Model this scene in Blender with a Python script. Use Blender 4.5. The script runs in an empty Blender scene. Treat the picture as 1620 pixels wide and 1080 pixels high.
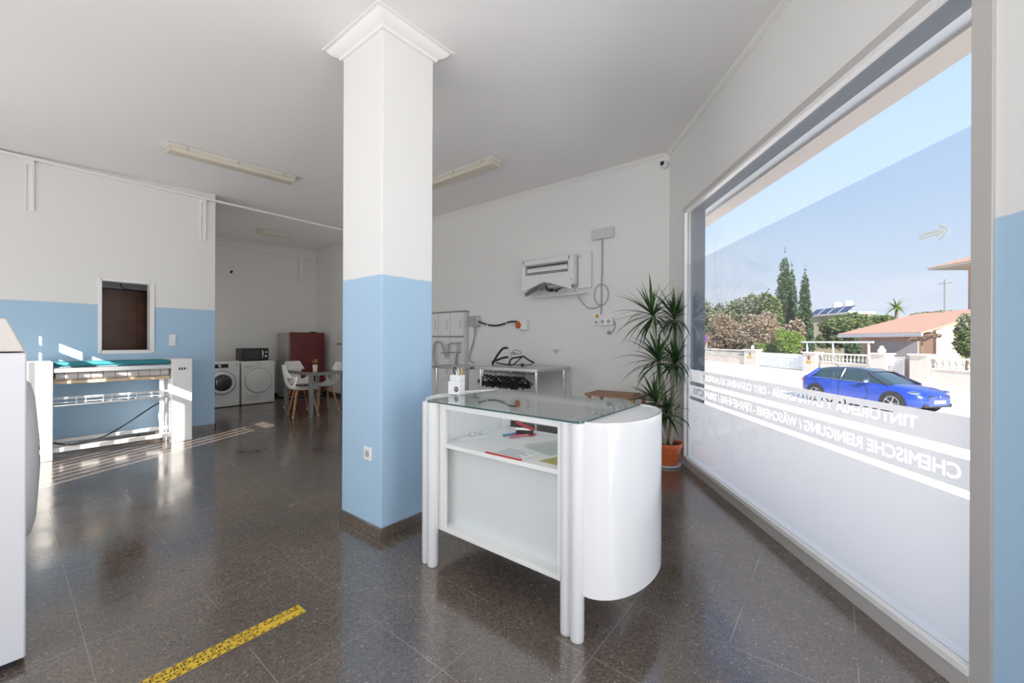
import bpy, math, random
from mathutils import Vector, Matrix
random.seed(7)
S = bpy.context.scene
C = S.collection
PI = math.pi
# ---------------------------------------------------------------- camera
F_PX, EYE = 643.0, 1.28
YAW = math.radians(38.4)
cd = bpy.data.cameras.new('camera'); cam = bpy.data.objects.new('camera', cd); C.objects.link(cam)
cd.sensor_width = 36.0; cd.lens = F_PX * 36.0 / 1620.0; cd.clip_start = 0.02; cd.clip_end = 500
cam.matrix_world = (Matrix.Translation((0, 0, EYE)) @ Matrix.Rotation(YAW, 4, 'Z') @ Matrix.Rotation(PI / 2, 4, 'X')
                    @ Matrix.Rotation(0.004, 4, 'Z'))
S.camera = cam
# ---------------------------------------------------------------- colour management
S.view_settings.view_transform = 'Standard'; S.view_settings.look = 'None'
S.view_settings.gamma = 1.0; S.view_settings.use_curve_mapping = False
S.view_settings.exposure = -0.12
S.cycles.use_denoising = True
S.cycles.max_bounces = 10; S.cycles.diffuse_bounces = 6; S.cycles.glossy_bounces = 5
S.cycles.transparent_max_bounces = 24; S.cycles.transmission_bounces = 8
S.cycles.sample_clamp_indirect = 6.0
# ---------------------------------------------------------------- world
SKY_STRENGTH = 1.3
W = bpy.data.worlds.new('sky'); S.world = W; W.use_nodes = True
nt = W.node_tree; nt.nodes.clear()
N = nt.nodes.new; L = nt.links.new
out = N('ShaderNodeOutputWorld'); bg = N('ShaderNodeBackground'); L(bg.outputs[0], out.inputs[0])
tc = N('ShaderNodeTexCoord'); sx = N('ShaderNodeSeparateXYZ'); L(tc.outputs['Generated'], sx.inputs[0])
cr = N('ShaderNodeValToRGB'); L(sx.outputs['Z'], cr.inputs[0])
e = cr.color_ramp.elements
e[0].position = 0.0; e[0].color = (1.0, 1.0, 1.06, 1)
e[1].position = 1.0; e[1].color = (0.26, 0.46, 0.92, 1)
for p, c in ((0.10, (0.84, 0.93, 1.05, 1)), (0.25, (0.64, 0.81, 1.03, 1)), (0.5, (0.47, 0.67, 1.0, 1))):
    q = e.new(p); q.color = c
mp = N('ShaderNodeMapping'); mp.inputs['Scale'].default_value = (1.6, 1.6, 9.0); L(tc.outputs['Generated'], mp.inputs[0])
no = N('ShaderNodeTexNoise'); no.inputs['Scale'].default_value = 1.7; no.inputs['Detail'].default_value = 6
L(mp.outputs[0], no.inputs['Vector'])
c2 = N('ShaderNodeValToRGB'); c2.color_ramp.elements[0].position = 0.48; c2.color_ramp.elements[1].position = 0.72
L(no.outputs['Fac'], c2.inputs[0])
fade = N('ShaderNodeMapRange'); fade.inputs[1].default_value = 0.02; fade.inputs[2].default_value = 0.40
fade.inputs[3].default_value = 0.75; fade.inputs[4].default_value = 0.0; L(sx.outputs['Z'], fade.inputs[0])
mu = N('ShaderNodeMath'); mu.operation = 'MULTIPLY'; L(c2.outputs[0], mu.inputs[0]); L(fade.outputs[0], mu.inputs[1])
mx = N('ShaderNodeMixRGB'); L(mu.outputs[0], mx.inputs[0]); L(cr.outputs[0], mx.inputs[1]); mx.inputs[2].default_value = (1.12, 1.10, 1.14, 1)
L(mx.outputs[0], bg.inputs[0]); bg.inputs[1].default_value = SKY_STRENGTH
# ---------------------------------------------------------------- sun (low winter sun along the street) and area lamps added as daylight fill
SUN_DIR = Vector((-0.484, 0.875, -0.50)).normalized()
sl = bpy.data.lights.new('sun', 'SUN'); sun = bpy.data.objects.new('sun', sl); C.objects.link(sun)
sl.energy = 21.0; sl.angle = 0.004; sl.color = (1.0, 0.93, 0.84)
sun.rotation_euler = SUN_DIR.to_track_quat('-Z', 'Y').to_euler(); sun.location = (2, -6, 8)
def area(name, loc, tgt, w, h, power, col):
    l = bpy.data.lights.new(name, 'AREA'); o = bpy.data.objects.new(name, l); C.objects.link(o)
    l.shape = 'RECTANGLE'; l.size = w; l.size_y = h; l.energy = power; l.color = col
    o.location = loc; o.rotation_euler = (Vector(tgt) - Vector(loc)).to_track_quat('-Z', 'Z').to_euler()
    return o
area('added_fill_rear', (-0.6, -1.78, 1.55), (-0.6, 5, 5.2), 5.2, 2.4, 76, (1.0, 0.97, 0.93))  # fill lamp added behind the camera, tilted up towards the ceiling
area('added_fill_side', (0.8139 * 1.80 - 0.5810 * -0.35, 0.5810 * 1.80 + 0.8139 * -0.35, 1.35), (0.8139 * -4 - 0.5810 * -0.35, 0.5810 * -4 + 0.8139 * -0.35, 3.4), 2.2, 2.4, 72, (1.0, 0.97, 0.94))  # fill lamp added at an unseen opening beside the camera
area('added_fill_rear_window', (-5.0, -1.78, 1.4), (-5.0, 5, 3.4), 1.7, 2.2, 58, (1.0, 0.97, 0.93))  # fill lamp added to boost the daylight entering the slatted window

area('added_fill_alcove', (-8.6, 1.948, 1.75), (-8.6, 6, 1.95), 1.3, 1.1, 7.5, (1.0, 0.97, 0.92))  # fill lamp added on the hidden side wall to brighten the alcove

# ---------------------------------------------------------------- frames of reference measured from the photograph
RX, RY = math.cos(YAW), math.sin(YAW)
FX, FY = -RY, RX
def ray(px, py):
    u = (px - 810) - 0.004 * (py - 540); v = (py - 540) + 0.004 * (px - 810)
    return Vector((u / F_PX * RX + FX, u / F_PX * RY + FY, -v / F_PX))
EYEV = Vector((0, 0, EYE))
def on_x(px, py, X): r = ray(px, py); return EYEV + r * (X / r.x)
def on_y(px, py, Y): r = ray(px, py); return EYEV + r * (Y / r.y)
def on_z(px, py, Z): r = ray(px, py); return EYEV + r * ((Z - EYE) / r.z)
# street-side frame: x = outward normal of the shop window, y = along the street away from the camera
WANG = math.atan2(0.5810, 0.8139)
WM = Matrix.Rotation(WANG, 4, 'Z'); WMI = WM.inverted()
V0, T0 = 1.5885, 4.3544          # shop window plane and its far end
def on_v(px, py, v):
    r = WMI @ ray(px, py); k = v / r.x
    return Vector((v, r.y * k, EYE + r.z * k))
def wst(v, t, z=0.0): return WM @ Vector((v, t, z))
H0, HS = 3.31, 0.035
def ceil_z(y): return H0 + HS * y
STREET = -1.15

# ---------------------------------------------------------------- materials
def mat(name, col, rough=0.5, metal=0.0, bump=0.0, bscale=60, coat=0.0, spec=0.5, var=0.0, emit=None):
    m = bpy.data.materials.new(name); m.use_nodes = True; t = m.node_tree; b = t.nodes['Principled BSDF']
    b.inputs['Base Color'].default_value = (*col, 1); b.inputs['Roughness'].default_value = rough
    b.inputs['Metallic'].default_value = metal; b.inputs['Coat Weight'].default_value = coat
    b.inputs['Specular IOR Level'].default_value = spec
    if bump or var:
        g = t.nodes.new('ShaderNodeNewGeometry'); n = t.nodes.new('ShaderNodeTexNoise')
        n.inputs['Scale'].default_value = bscale; n.inputs['Detail'].default_value = 4
        t.links.new(g.outputs['Position'], n.inputs['Vector'])
        if bump:
            bp = t.nodes.new('ShaderNodeBump'); bp.inputs['Strength'].default_value = bump; bp.inputs['Distance'].default_value = 0.01
            t.links.new(n.outputs['Fac'], bp.inputs['Height']); t.links.new(bp.outputs[0], b.inputs['Normal'])
        if var:
            mr = t.nodes.new('ShaderNodeMapRange'); mr.inputs[1].default_value = 0.3; mr.inputs[2].default_value = 0.7
            mr.inputs[3].default_value = 1 - var; mr.inputs[4].default_value = 1 + var
            t.links.new(n.outputs['Fac'], mr.inputs[0])
            mm = t.nodes.new('ShaderNodeMixRGB'); mm.blend_type = 'MULTIPLY'; mm.inputs[0].default_value = 1
            mm.inputs[1].default_value = (*col, 1); t.links.new(mr.outputs[0], mm.inputs[2])
            t.links.new(mm.outputs[0], b.inputs['Base Color'])
    if emit:
        b.inputs['Emission Color'].default_value = (*emit[0], 1); b.inputs['Emission Strength'].default_value = emit[1]
    return m
def wall_paint():
    m = bpy.data.materials.new('two_tone_paint'); m.use_nodes = True; t = m.node_tree; b = t.nodes['Principled BSDF']
    g = t.nodes.new('ShaderNodeNewGeometry'); s = t.nodes.new('ShaderNodeSeparateXYZ'); t.links.new(g.outputs['Position'], s.inputs[0])
    n = t.nodes.new('ShaderNodeTexNoise'); n.inputs['Scale'].default_value = 9; t.links.new(g.outputs['Position'], n.inputs['Vector'])
    a = t.nodes.new('ShaderNodeMath'); a.operation = 'MULTIPLY_ADD'; a.inputs[1].default_value = 0.012
    t.links.new(n.outputs['Fac'], a.inputs[0]); t.links.new(s.outputs['Z'], a.inputs[2])
    r = t.nodes.new('ShaderNodeMapRange'); r.inputs[1].default_value = 1.714; r.inputs[2].default_value = 1.720
    t.links.new(a.outputs[0], r.inputs[0])
    mx = t.nodes.new('ShaderNodeMixRGB'); t.links.new(r.outputs[0], mx.inputs[0])
    mx.inputs[1].default_value = (0.41, 0.585, 0.755, 1); mx.inputs[2].default_value = (0.80, 0.795, 0.78, 1)
    t.links.new(mx.outputs[0], b.inputs['Base Color']); b.inputs['Roughness'].default_value = 0.55
    b.inputs['Specular IOR Level'].default_value = 0.3
    n2 = t.nodes.new('ShaderNodeTexNoise'); n2.inputs['Scale'].default_value = 140; t.links.new(g.outputs['Position'], n2.inputs['Vector'])
    bp = t.nodes.new('ShaderNodeBump'); bp.inputs['Strength'].default_value = 0.08; bp.inputs['Distance'].default_value = 0.004
    t.links.new(n2.outputs['Fac'], bp.inputs['Height']); t.links.new(bp.outputs[0], b.inputs['Normal'])
    return m
def terrazzo(name, tiles=True, base=(0.108, 0.083, 0.067)):
    m = bpy.data.materials.new(name); m.use_nodes = True; t = m.node_tree; b = t.nodes['Principled BSDF']
    NN = t.nodes.new; LL = t.links.new
    g = NN('ShaderNodeNewGeometry')
    v = NN('ShaderNodeTexVoronoi'); v.inputs['Scale'].default_value = 170; LL(g.outputs['Position'], v.inputs['Vector'])
    r = NN('ShaderNodeValToRGB'); LL(v.outputs['Color'], r.inputs[0])
    el = r.color_ramp.elements
    el[0].position = 0.0; el[0].color = (base[0] * .55, base[1] * .55, base[2] * .55, 1)
    el[1].position = 1.0; el[1].color = (0.42, 0.37, 0.33, 1)
    for p, k in ((0.35, .9), (0.7, 1.25), (0.90, 1.6)):
        q = el.new(p); q.color = (base[0] * k, base[1] * k, base[2] * k, 1)
    n = NN('ShaderNodeTexNoise'); n.inputs['Scale'].default_value = 1.3; n.inputs['Detail'].default_value = 5
    LL(g.outputs['Position'], n.inputs['Vector'])
    mr = NN('ShaderNodeMapRange'); mr.inputs[1].default_value = .3; mr.inputs[2].default_value = .7; mr.inputs[3].default_value = .75; mr.inputs[4].default_value = 1.3
    LL(n.outputs['Fac'], mr.inputs[0])
    mm = NN('ShaderNodeMixRGB'); mm.blend_type = 'MULTIPLY'; mm.inputs[0].default_value = 1; LL(r.outputs[0], mm.inputs[1]); LL(mr.outputs[0], mm.inputs[2])
    col = mm.outputs[0]
    rn = NN('ShaderNodeMapRange'); rn.inputs[1].default_value = .3; rn.inputs[2].default_value = .7; rn.inputs[3].default_value = .10; rn.inputs[4].default_value = .24
    n3 = NN('ShaderNodeTexNoise'); n3.inputs['Scale'].default_value = 3.5; n3.inputs['Detail'].default_value = 6; LL(g.outputs['Position'], n3.inputs['Vector'])
    LL(n3.outputs['Fac'], rn.inputs[0]); LL(rn.outputs[0], b.inputs['Roughness'])
    if tiles:
        mp = NN('ShaderNodeMapping'); mp.inputs['Location'].default_value = (0.768, -1.92, 0)
        LL(g.outputs['Position'], mp.inputs[0])
        s = NN('ShaderNodeSeparateXYZ'); LL(mp.outputs[0], s.inputs[0])
        ds = []
        for ax in ('X', 'Y'):
            d = NN('ShaderNodeMath'); d.operation = 'DIVIDE'; d.inputs[1].default_value = 0.423; LL(s.outputs[ax], d.inputs[0])
            p = NN('ShaderNodeMath'); p.operation = 'PINGPONG'; p.inputs[1].default_value = 0.5; LL(d.outputs[0], p.inputs[0])
            # every other joint is faint
            ds.append(p.outputs[0])
        mn = NN('ShaderNodeMath'); mn.operation = 'MINIMUM'; LL(ds[0], mn.inputs[0]); LL(ds[1], mn.inputs[1])
        lt = NN('ShaderNodeMapRange'); lt.inputs[1].default_value = 0.0035; lt.inputs[2].default_value = 0.0060; lt.inputs[3].default_value = 1; lt.inputs[4].default_value = 0
        LL(mn.outputs[0], lt.inputs[0])
        n4 = NN('ShaderNodeTexNoise'); n4.inputs['Scale'].default_value = 1.9; LL(g.outputs['Position'], n4.inputs['Vector'])
        m4 = NN('ShaderNodeMapRange'); m4.inputs[1].default_value = .46; m4.inputs[2].default_value = .56; m4.inputs[3].default_value = 0.12; m4.inputs[4].default_value = .75
        LL(n4.outputs['Fac'], m4.inputs[0])
        ml = NN('ShaderNodeMath'); ml.operation = 'MULTIPLY'; LL(lt.outputs[0], ml.inputs[0]); LL(m4.outputs[0], ml.inputs[1])
        j = NN('ShaderNodeMixRGB'); LL(ml.outputs[0], j.inputs[0]); LL(col, j.inputs[1]); j.inputs[2].default_value = (0.27, 0.245, 0.22, 1)
        col = j.outputs[0]
    LL(col, b.inputs['Base Color'])
    b.inputs['IOR'].default_value = 2.2
    bp = NN('ShaderNodeBump'); bp.inputs['Strength'].default_value = .05; bp.inputs['Distance'].default_value = .02
    LL(n3.outputs['Fac'], bp.inputs['Height']); LL(bp.outputs[0], b.inputs['Normal'])
    return m
def glass_mat(name, tint=(1, 1, 1), gloss=1.0, haze=0.0, hazecol=(0.8, 0.8, 0.8)):
    m = bpy.data.materials.new(name); m.use_nodes = True; t = m.node_tree; t.nodes.clear(); NN = t.nodes.new; LL = t.links.new
    o = NN('ShaderNodeOutputMaterial'); tr = NN('ShaderNodeBsdfTransparent'); tr.inputs[0].default_value = (*tint, 1)
    gl = NN('ShaderNodeBsdfGlossy'); gl.inputs['Roughness'].default_value = 0.01
    ge = NN('ShaderNodeNewGeometry'); dt_ = NN('ShaderNodeVectorMath'); dt_.operation = 'DOT_PRODUCT'
    LL(ge.outputs['Normal'], dt_.inputs[0]); LL(ge.outputs['Incoming'], dt_.inputs[1])
    ab_ = NN('ShaderNodeMath'); ab_.operation = 'ABSOLUTE'; LL(dt_.outputs['Value'], ab_.inputs[0])
    om = NN('ShaderNodeMath'); om.operation = 'SUBTRACT'; om.inputs[0].default_value = 1; LL(ab_.outputs[0], om.inputs[1])
    pw = NN('ShaderNodeMath'); pw.operation = 'POWER'; pw.inputs[1].default_value = 5; LL(om.outputs[0], pw.inputs[0])
    ma = NN('ShaderNodeMath'); ma.operation = 'MULTIPLY_ADD'; ma.inputs[1].default_value = .96; ma.inputs[2].default_value = .04; LL(pw.outputs[0], ma.inputs[0])
    k = NN('ShaderNodeMath'); k.operation = 'MULTIPLY'; k.inputs[1].default_value = gloss; k.use_clamp = True; LL(ma.outputs[0], k.inputs[0])
    a = tr.outputs[0]
    if haze:
        df = NN('ShaderNodeBsdfDiffuse'); df.inputs[0].default_value = (*hazecol, 1)
        h = NN('ShaderNodeMixShader'); h.inputs[0].default_value = haze; LL(a, h.inputs[1]); LL(df.outputs[0], h.inputs[2]); a = h.outputs[0]
    x = NN('ShaderNodeMixShader'); LL(k.outputs[0], x.inputs[0]); LL(a, x.inputs[1]); LL(gl.outputs[0], x.inputs[2]); LL(x.outputs[0], o.inputs[0])
    return m
def frosted():
    m = bpy.data.materials.new('frosted_film'); m.use_nodes = True; t = m.node_tree; t.nodes.clear(); NN = t.nodes.new; LL = t.links.new
    o = NN('ShaderNodeOutputMaterial'); a = NN('ShaderNodeBsdfTranslucent'); a.inputs[0].default_value = (1.0, 0.925, 0.85, 1)
    d = NN('ShaderNodeBsdfDiffuse'); d.inputs[0].default_value = (0.78, 0.77, 0.76, 1)
    x = NN('ShaderNodeMixShader'); x.inputs[0].default_value = 0.12; LL(a.outputs[0], x.inputs[1]); LL(d.outputs[0], x.inputs[2])
    LL(x.outputs[0], o.inputs[0]); return m
def foliage_mat(name, c1, c2, transl=0.3, rough=0.6):
    m = bpy.data.materials.new(name); m.use_nodes = True; t = m.node_tree; b = t.nodes['Principled BSDF']; NN = t.nodes.new; LL = t.links.new
    g = NN('ShaderNodeNewGeometry'); r = NN('ShaderNodeValToRGB'); LL(g.outputs['Random Per Island'], r.inputs[0])
    r.color_ramp.elements[0].color = (*c1, 1); r.color_ramp.elements[1].color = (*c2, 1)
    LL(r.outputs[0], b.inputs['Base Color']); b.inputs['Roughness'].default_value = rough
    tl = NN('ShaderNodeBsdfTranslucent'); LL(r.outputs[0], tl.inputs[0])
    x = NN('ShaderNodeMixShader'); x.inputs[0].default_value = transl
    LL(b.outputs[0], x.inputs[1]); LL(tl.outputs[0], x.inputs[2]); LL(x.outputs[0], t.nodes['Material Output'].inputs[0])
    return m
M = dict(
    paint=wall_paint(), white=mat('white_wall', (0.80, 0.795, 0.78), .6, bump=.06, bscale=120, spec=.3),
    ceil=mat('ceiling_white', (0.88, 0.865, 0.85), .7, spec=.2), trimw=mat('coving_white', (0.86, 0.85, 0.83), .5),
    alcove=mat('alcove_white', (0.82, 0.815, 0.79), .6, spec=.3),
    floor=terrazzo('floor_terrazzo'), base=terrazzo('baseboard_terrazzo', False, (0.12, 0.095, 0.075)),
    lacq=mat('white_lacquer', (0.79, 0.79, 0.79), .16, coat=.4), lam=mat('white_laminate', (0.79, 0.79, 0.78), .3),
    grey_panel=mat('pale_grey_panel', (0.66, 0.69, 0.68), .45),
    appl=mat('appliance_white', (0.82, 0.82, 0.81), .3), appl2=mat('appliance_beige', (0.66, 0.61, 0.57), .4),
    black=mat('black_plastic', (0.012, 0.012, 0.013), .35), blackm=mat('black_matt', (0.02, 0.02, 0.02), .6),
    dglass=mat('dark_glass', (0.03, 0.035, 0.04), .08, coat=.5), steel=mat('brushed_steel', (0.62, 0.62, 0.61), .28, metal=1),
    chrome=mat('chrome', (0.78, 0.78, 0.78), .12, metal=1), alum=mat('aluminium_frame', (0.60, 0.575, 0.55), .35, metal=.25),
    alumw=mat('white_frame', (0.84, 0.83, 0.82), .3), grey=mat('grey_plastic', (0.42, 0.42, 0.42), .5), lgrey=mat('light_grey', (0.62, 0.62, 0.62), .5),
    greym=mat('grey_metal', (0.33, 0.34, 0.34), .35, metal=.7), cable=mat('grey_cable', (0.33, 0.34, 0.35), .5),
    teal=mat('teal_padding', (0.03, 0.22, 0.27), .7), tan=mat('tan_beam', (0.62, 0.47, 0.30), .5),
    roller=mat('grey_roller_cloth', (0.56, 0.53, 0.52), .55), red=mat('red_enamel', (0.15, 0.003, 0.006), .12, coat=.6),
    wood=mat('oak_leg', (0.50, 0.25, 0.10), .45, var=.2, bscale=30), door=mat('brown_door', (0.19, 0.062, 0.020), .4, var=.3, bscale=6),
    board=mat('brown_board', (0.34, 0.20, 0.12), .6, var=.2, bscale=12), diff=mat('lamp_diffuser', (0.66, 0.60, 0.49), .35),
    lampw=mat('lamp_housing', (0.66, 0.64, 0.58), .45), terra=mat('terracotta_plastic', (0.62, 0.135, 0.04), .35, coat=.2),
    soil=mat('soil', (0.03, 0.02, 0.015), .95, bump=.6, bscale=90), cane=mat('plant_cane', (0.42, 0.37, 0.30), .7, var=.3, bscale=50, bump=.3),
    leaf=foliage_mat('dracaena_leaf', (0.015, 0.055, 0.018), (0.07, 0.15, 0.035), .15, .35),
    glass=glass_mat('clear_glass'), tglass=glass_mat('counter_glass', (0.93, 0.97, 0.96), 1.2), gedge=mat('glass_edge', (0.03, 0.10, 0.09), .15),
    perf=glass_mat('perforated_film', (0.88, 0.90, 0.925), .3, .03, (0.5, 0.5, 0.52)), frost=frosted(),
    arrow=mat('white_sticker', (0.85, 0.83, 0.76), .5), orange=mat('orange_plug', (0.60, 0.10, 0.02), .4),
    yellow=mat('tape_yellow', (0.70, 0.46, 0.03), .5, var=.12, bscale=14), yel=mat('yellow_sticker', (0.70, 0.38, 0.02), .5),
    ink=mat('dark_print', (0.05, 0.03, 0.012), .6), paper=mat('white_paper', (0.83, 0.83, 0.82), .7), prt=mat('grey_print', (0.35, 0.38, 0.48), .7),
    ypaper=mat('mustard_paper', (0.48, 0.44, 0.15), .7), redp=mat('red_plastic', (0.45, 0.03, 0.04), .3), blue=mat('blue_plastic', (0.10, 0.32, 0.45), .3),
    pink=mat('pink_plastic', (0.62, 0.22, 0.28), .3), shell=mat('white_shell', (0.86, 0.86, 0.84), .35), topg=glass_mat('table_glass', (0.35, 0.37, 0.37), 3.0, .25, (.5, .5, .5)),
)
# ---------------------------------------------------------------- mesh builder
class MB:
    def __init__(s): s.v = []; s.f = []
    def add(s, vs, fs, mtx=None):
        o = len(s.v)
        s.v += [tuple(mtx @ Vector(p)) if mtx else tuple(p) for p in vs]
        s.f += [tuple(i + o for i in f) for f in fs]; return s
    def box(s, x0, x1, y0, y1, z0, z1, mtx=None):
        vs = [(x0, y0, z0), (x1, y0, z0), (x1, y1, z0), (x0, y1, z0), (x0, y0, z1), (x1, y0, z1), (x1, y1, z1), (x0, y1, z1)]
        return s.add(vs, [(0, 3, 2, 1), (4, 5, 6, 7), (0, 1, 5, 4), (1, 2, 6, 5), (2, 3, 7, 6), (3, 0, 4, 7)], mtx)
    def prism(s, pts, z0, z1, mtx=None):     # CCW polygon; z may be callables of (x, y)
        pts = list(pts)
        if sum(pts[i][0] * pts[(i + 1) % len(pts)][1] - pts[(i + 1) % len(pts)][0] * pts[i][1] for i in range(len(pts))) < 0: pts = pts[::-1]
        n = len(pts); a = z0 if callable(z0) else (lambda x, y: z0); b = z1 if callable(z1) else (lambda x, y: z1)
        vs = [(x, y, a(x, y)) for x, y in pts] + [(x, y, b(x, y)) for x, y in pts]
        fs = [tuple(range(n - 1, -1, -1)), tuple(range(n, 2 * n))] + [(i, (i + 1) % n, n + (i + 1) % n, n + i) for i in range(n)]
        return s.add(vs, fs, mtx)
    def lathe(s, prof, n=24, mtx=None, sweep=2 * PI):
        vs = []; fs = []; full = abs(sweep - 2 * PI) < 1e-6; k = n if full else n + 1
        for r, z in prof:
            for i in range(k): a = sweep * i / n; vs.append((r * math.cos(a), r * math.sin(a), z))
        for j in range(len(prof) - 1):
            for i in range(n):
                i2 = (i + 1) % k
                fs.append((j * k + i, j * k + i2, (j + 1) * k + i2, (j + 1) * k + i))
        if prof[0][0] > 1e-5 and full: fs.append(tuple(range(k - 1, -1, -1)))
        if prof[-1][0] > 1e-5 and full: fs.append(tuple((len(prof) - 1) * k + i for i in range(k)))
        return s.add(vs, fs, mtx)
    def cyl(s, p, q, r, n=12, r2=None):
        p = Vector(p); q = Vector(q); d = q - p
        m = Matrix.Translation(p) @ d.to_track_quat('Z', 'Y').to_matrix().to_4x4()
        return s.lathe([(r, 0), (r if r2 is None else r2, d.length)], n, m)
    def tube(s, pts, r, n=8, closed=False, smooth=0):
        P = [Vector(p) for p in pts]
        for _ in range(smooth):
            Q = []
            for i in range(len(P) - (0 if closed else 1)):
                a, b = P[i], P[(i + 1) % len(P)]; Q += [a * .75 + b * .25, a * .25 + b * .75]
            P = Q if closed else [P[0]] + Q + [P[-1]]
        m = len(P); vs = []; fs = []; up = None
        for i in range(m):
            if closed: d = P[(i + 1) % m] - P[i - 1]
            else: d = P[min(i + 1, m - 1)] - P[max(i - 1, 0)]
            d.normalize()
            if up is None: up = d.orthogonal().normalized()
            up = (up - d * up.dot(d)); up = up.normalized() if up.length > 1e-6 else d.orthogonal().normalized()
            w = d.cross(up); rr = r[i] if isinstance(r, list) and len(r) == m else (r if not isinstance(r, list) else r[0])
            for k in range(n): a = 2 * PI * k / n; vs.append(P[i] + (up * math.cos(a) + w * math.sin(a)) * rr)
        for i in range(m if closed else m - 1):
            j = (i + 1) % m
            for k in range(n): k2 = (k + 1) % n; fs.append((i * n + k, i * n + k2, j * n + k2, j * n + k))
        if not closed: fs.append(tuple(range(n - 1, -1, -1))); fs.append(tuple((m - 1) * n + k for k in range(n)))
        return s.add(vs, fs)
    def grid(s, rows, closed=False, mtx=None):
        o = []; n = len(rows[0]); fs = []
        for r in rows: o += list(r)
        for j in range(len(rows) - 1):
            for i in range(n if closed else n - 1):
                i2 = (i + 1) % n; fs.append((j * n + i, j * n + i2, (j + 1) * n + i2, (j + 1) * n + i))
        return s.add(o, fs, mtx)
    def ell(s, c, r, n=16, m=8, mtx=None):
        prof = [(max(1e-6, math.cos(a)), math.sin(a)) for a in [-PI / 2 + PI * i / m for i in range(m + 1)]]
        t = Matrix.Translation(c) @ Matrix.Diagonal((r[0], r[1], r[2], 1))
        return s.lathe(prof, n, (mtx @ t) if mtx else t)
def obj(name, mb, m, parent=None, bevel=0, smooth=35, loc=None, rotz=0.0, segs=2):
    me = bpy.data.meshes.new(name); me.from_pydata([tuple(v) for v in mb.v], [], mb.f); me.update()
    me.materials.append(m)
    if smooth:
        me.polygons.foreach_set('use_smooth', [True] * len(me.polygons)); me.set_sharp_from_angle(angle=math.radians(smooth))
    o = bpy.data.objects.new(name, me); C.objects.link(o)
    if parent: o.parent = parent
    if loc is not None: o.location = loc
    if rotz: o.rotation_euler = (0, 0, rotz)
    if bevel:
        b = o.modifiers.new('bevel', 'BEVEL'); b.width = bevel; b.segments = segs; b.limit_method = 'ANGLE'; b.angle_limit = math.radians(40)
    return o
def box(name, b, m, parent=None, bevel=0, **k): return obj(name, MB().box(*b), m, parent, bevel, **k)
def thing(name, label, cat, loc=(0, 0, 0), rotz=0.0, group=None):
    o = bpy.data.objects.new(name, None); C.objects.link(o); o.location = loc; o.rotation_euler = (0, 0, rotz); o.empty_display_size = .1
    return tag(o, label, cat, group)
def tag(o, label, cat, group=None):
    o['label'] = label; o['category'] = cat
    if group: o['group'] = group
    return o
def struct(name, mb, m, parent=None, **k):
    o = obj(name, mb, m, parent, **k); o['kind'] = 'structure'; return o
def dup(root, loc, rotz=0.0, label=None, group=None):
    r = root.copy(); C.objects.link(r); r.location = loc; r.rotation_euler = (0, 0, rotz)
    if label: r['label'] = label
    if group: r['group'] = group
    for ch in root.children:
        c = ch.copy(); C.objects.link(c); c.parent = r
        for g in ch.children: d = g.copy(); C.objects.link(d); d.parent = c
    return r
def text_mb(body, width, cap, depth=0.0005, bold=0.0):
    """lettering as a mesh in the xy plane, starting at x=0, baseline y=0, fitted to width and cap height"""
    cu = bpy.data.curves.new('lettering', 'FONT'); cu.body = body; cu.size = 1; cu.extrude = 0.5; cu.offset = bold; cu.resolution_u = 3
    o = bpy.data.objects.new('lettering', cu); C.objects.link(o)
    me = o.evaluated_get(bpy.context.evaluated_depsgraph_get()).to_mesh()
    vs = [v.co.copy() for v in me.vertices]; fs = [tuple(p.vertices) for p in me.polygons]
    o.evaluated_get(bpy.context.evaluated_depsgraph_get()).to_mesh_clear() if False else None
    x0 = min(v.x for v in vs); x1 = max(v.x for v in vs)
    k = cap / 0.70
    vs = [((v.x - x0) * width / (x1 - x0), v.y * k, v.z * 2 * depth) for v in vs]
    bpy.data.objects.remove(o); bpy.data.curves.remove(cu)
    mb = MB(); mb.add(vs, fs); return mb

# ================================================================ SETTING
YA = 4.849                                   # wall with the air conditioner
AX = -10.03                                  # far wall of the alcove
LX = -7.0                                    # left wall
YB = -1.6                                    # wall behind the camera
def wpt(s, off=0.0):                          # point on the window wall, s metres from the far end of the window towards the camera
    p = wst(V0 + off, T0 - s); return (p.x, p.y)
def s_at_y(y, off=0.0):
    p0 = wpt(0, off); p1 = wpt(1, off); return (y - p0[1]) / (p1[1] - p0[1])
sA, sB = s_at_y(YA), s_at_y(YB)
# floor slab, cut along the shop front
fp = [(AX - .2, YB - .2), wpt(s_at_y(YB - .2, .25), .25), wpt(s_at_y(YA + .2, .25), .25), (AX - .2, YA + .2)]
struct('floor', MB().prism(fp, -.15, 0), M['floor'], smooth=0)
struct('ceiling', MB().prism(fp, lambda x, y: ceil_z(y), lambda x, y: ceil_z(y) + .25), M['ceil'], smooth=0)
ZT = 3.60
struct('wall_back', MB().box(AX - .2, wpt(sA, 0)[0] + .01, YA, YA + .2, 0, ZT), M['white'], smooth=0)
struct('wall_alcove', MB().box(AX - .2, AX, 1.6, YA, 0, ZT), M['alcove'], smooth=0)
struct('wall_alcove_side', MB().box(AX, LX - .15, 1.78, 1.932, 0, ZT), M['alcove'], smooth=0)
wy0, wy1, wz0, wz1 = 0.765, 1.232, 1.14, 2.015
mb = MB(); mb.box(LX - .15, LX, YB, wy0, 0, ZT); mb.box(LX - .15, LX, wy1, 1.932, 0, ZT)
mb.box(LX - .15, LX, wy0, wy1, 0, wz0); mb.box(LX - .15, LX, wy0, wy1, wz1, ZT)
struct('wall_left', mb, M['paint'], smooth=0)
# office behind the small window
struct('wall_office', MB().box(-9.4, -9.3, .0, 1.78, 0, ZT).box(-9.3, LX - .15, -.1, 0, 0, ZT), M['alcove'], smooth=0)
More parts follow.
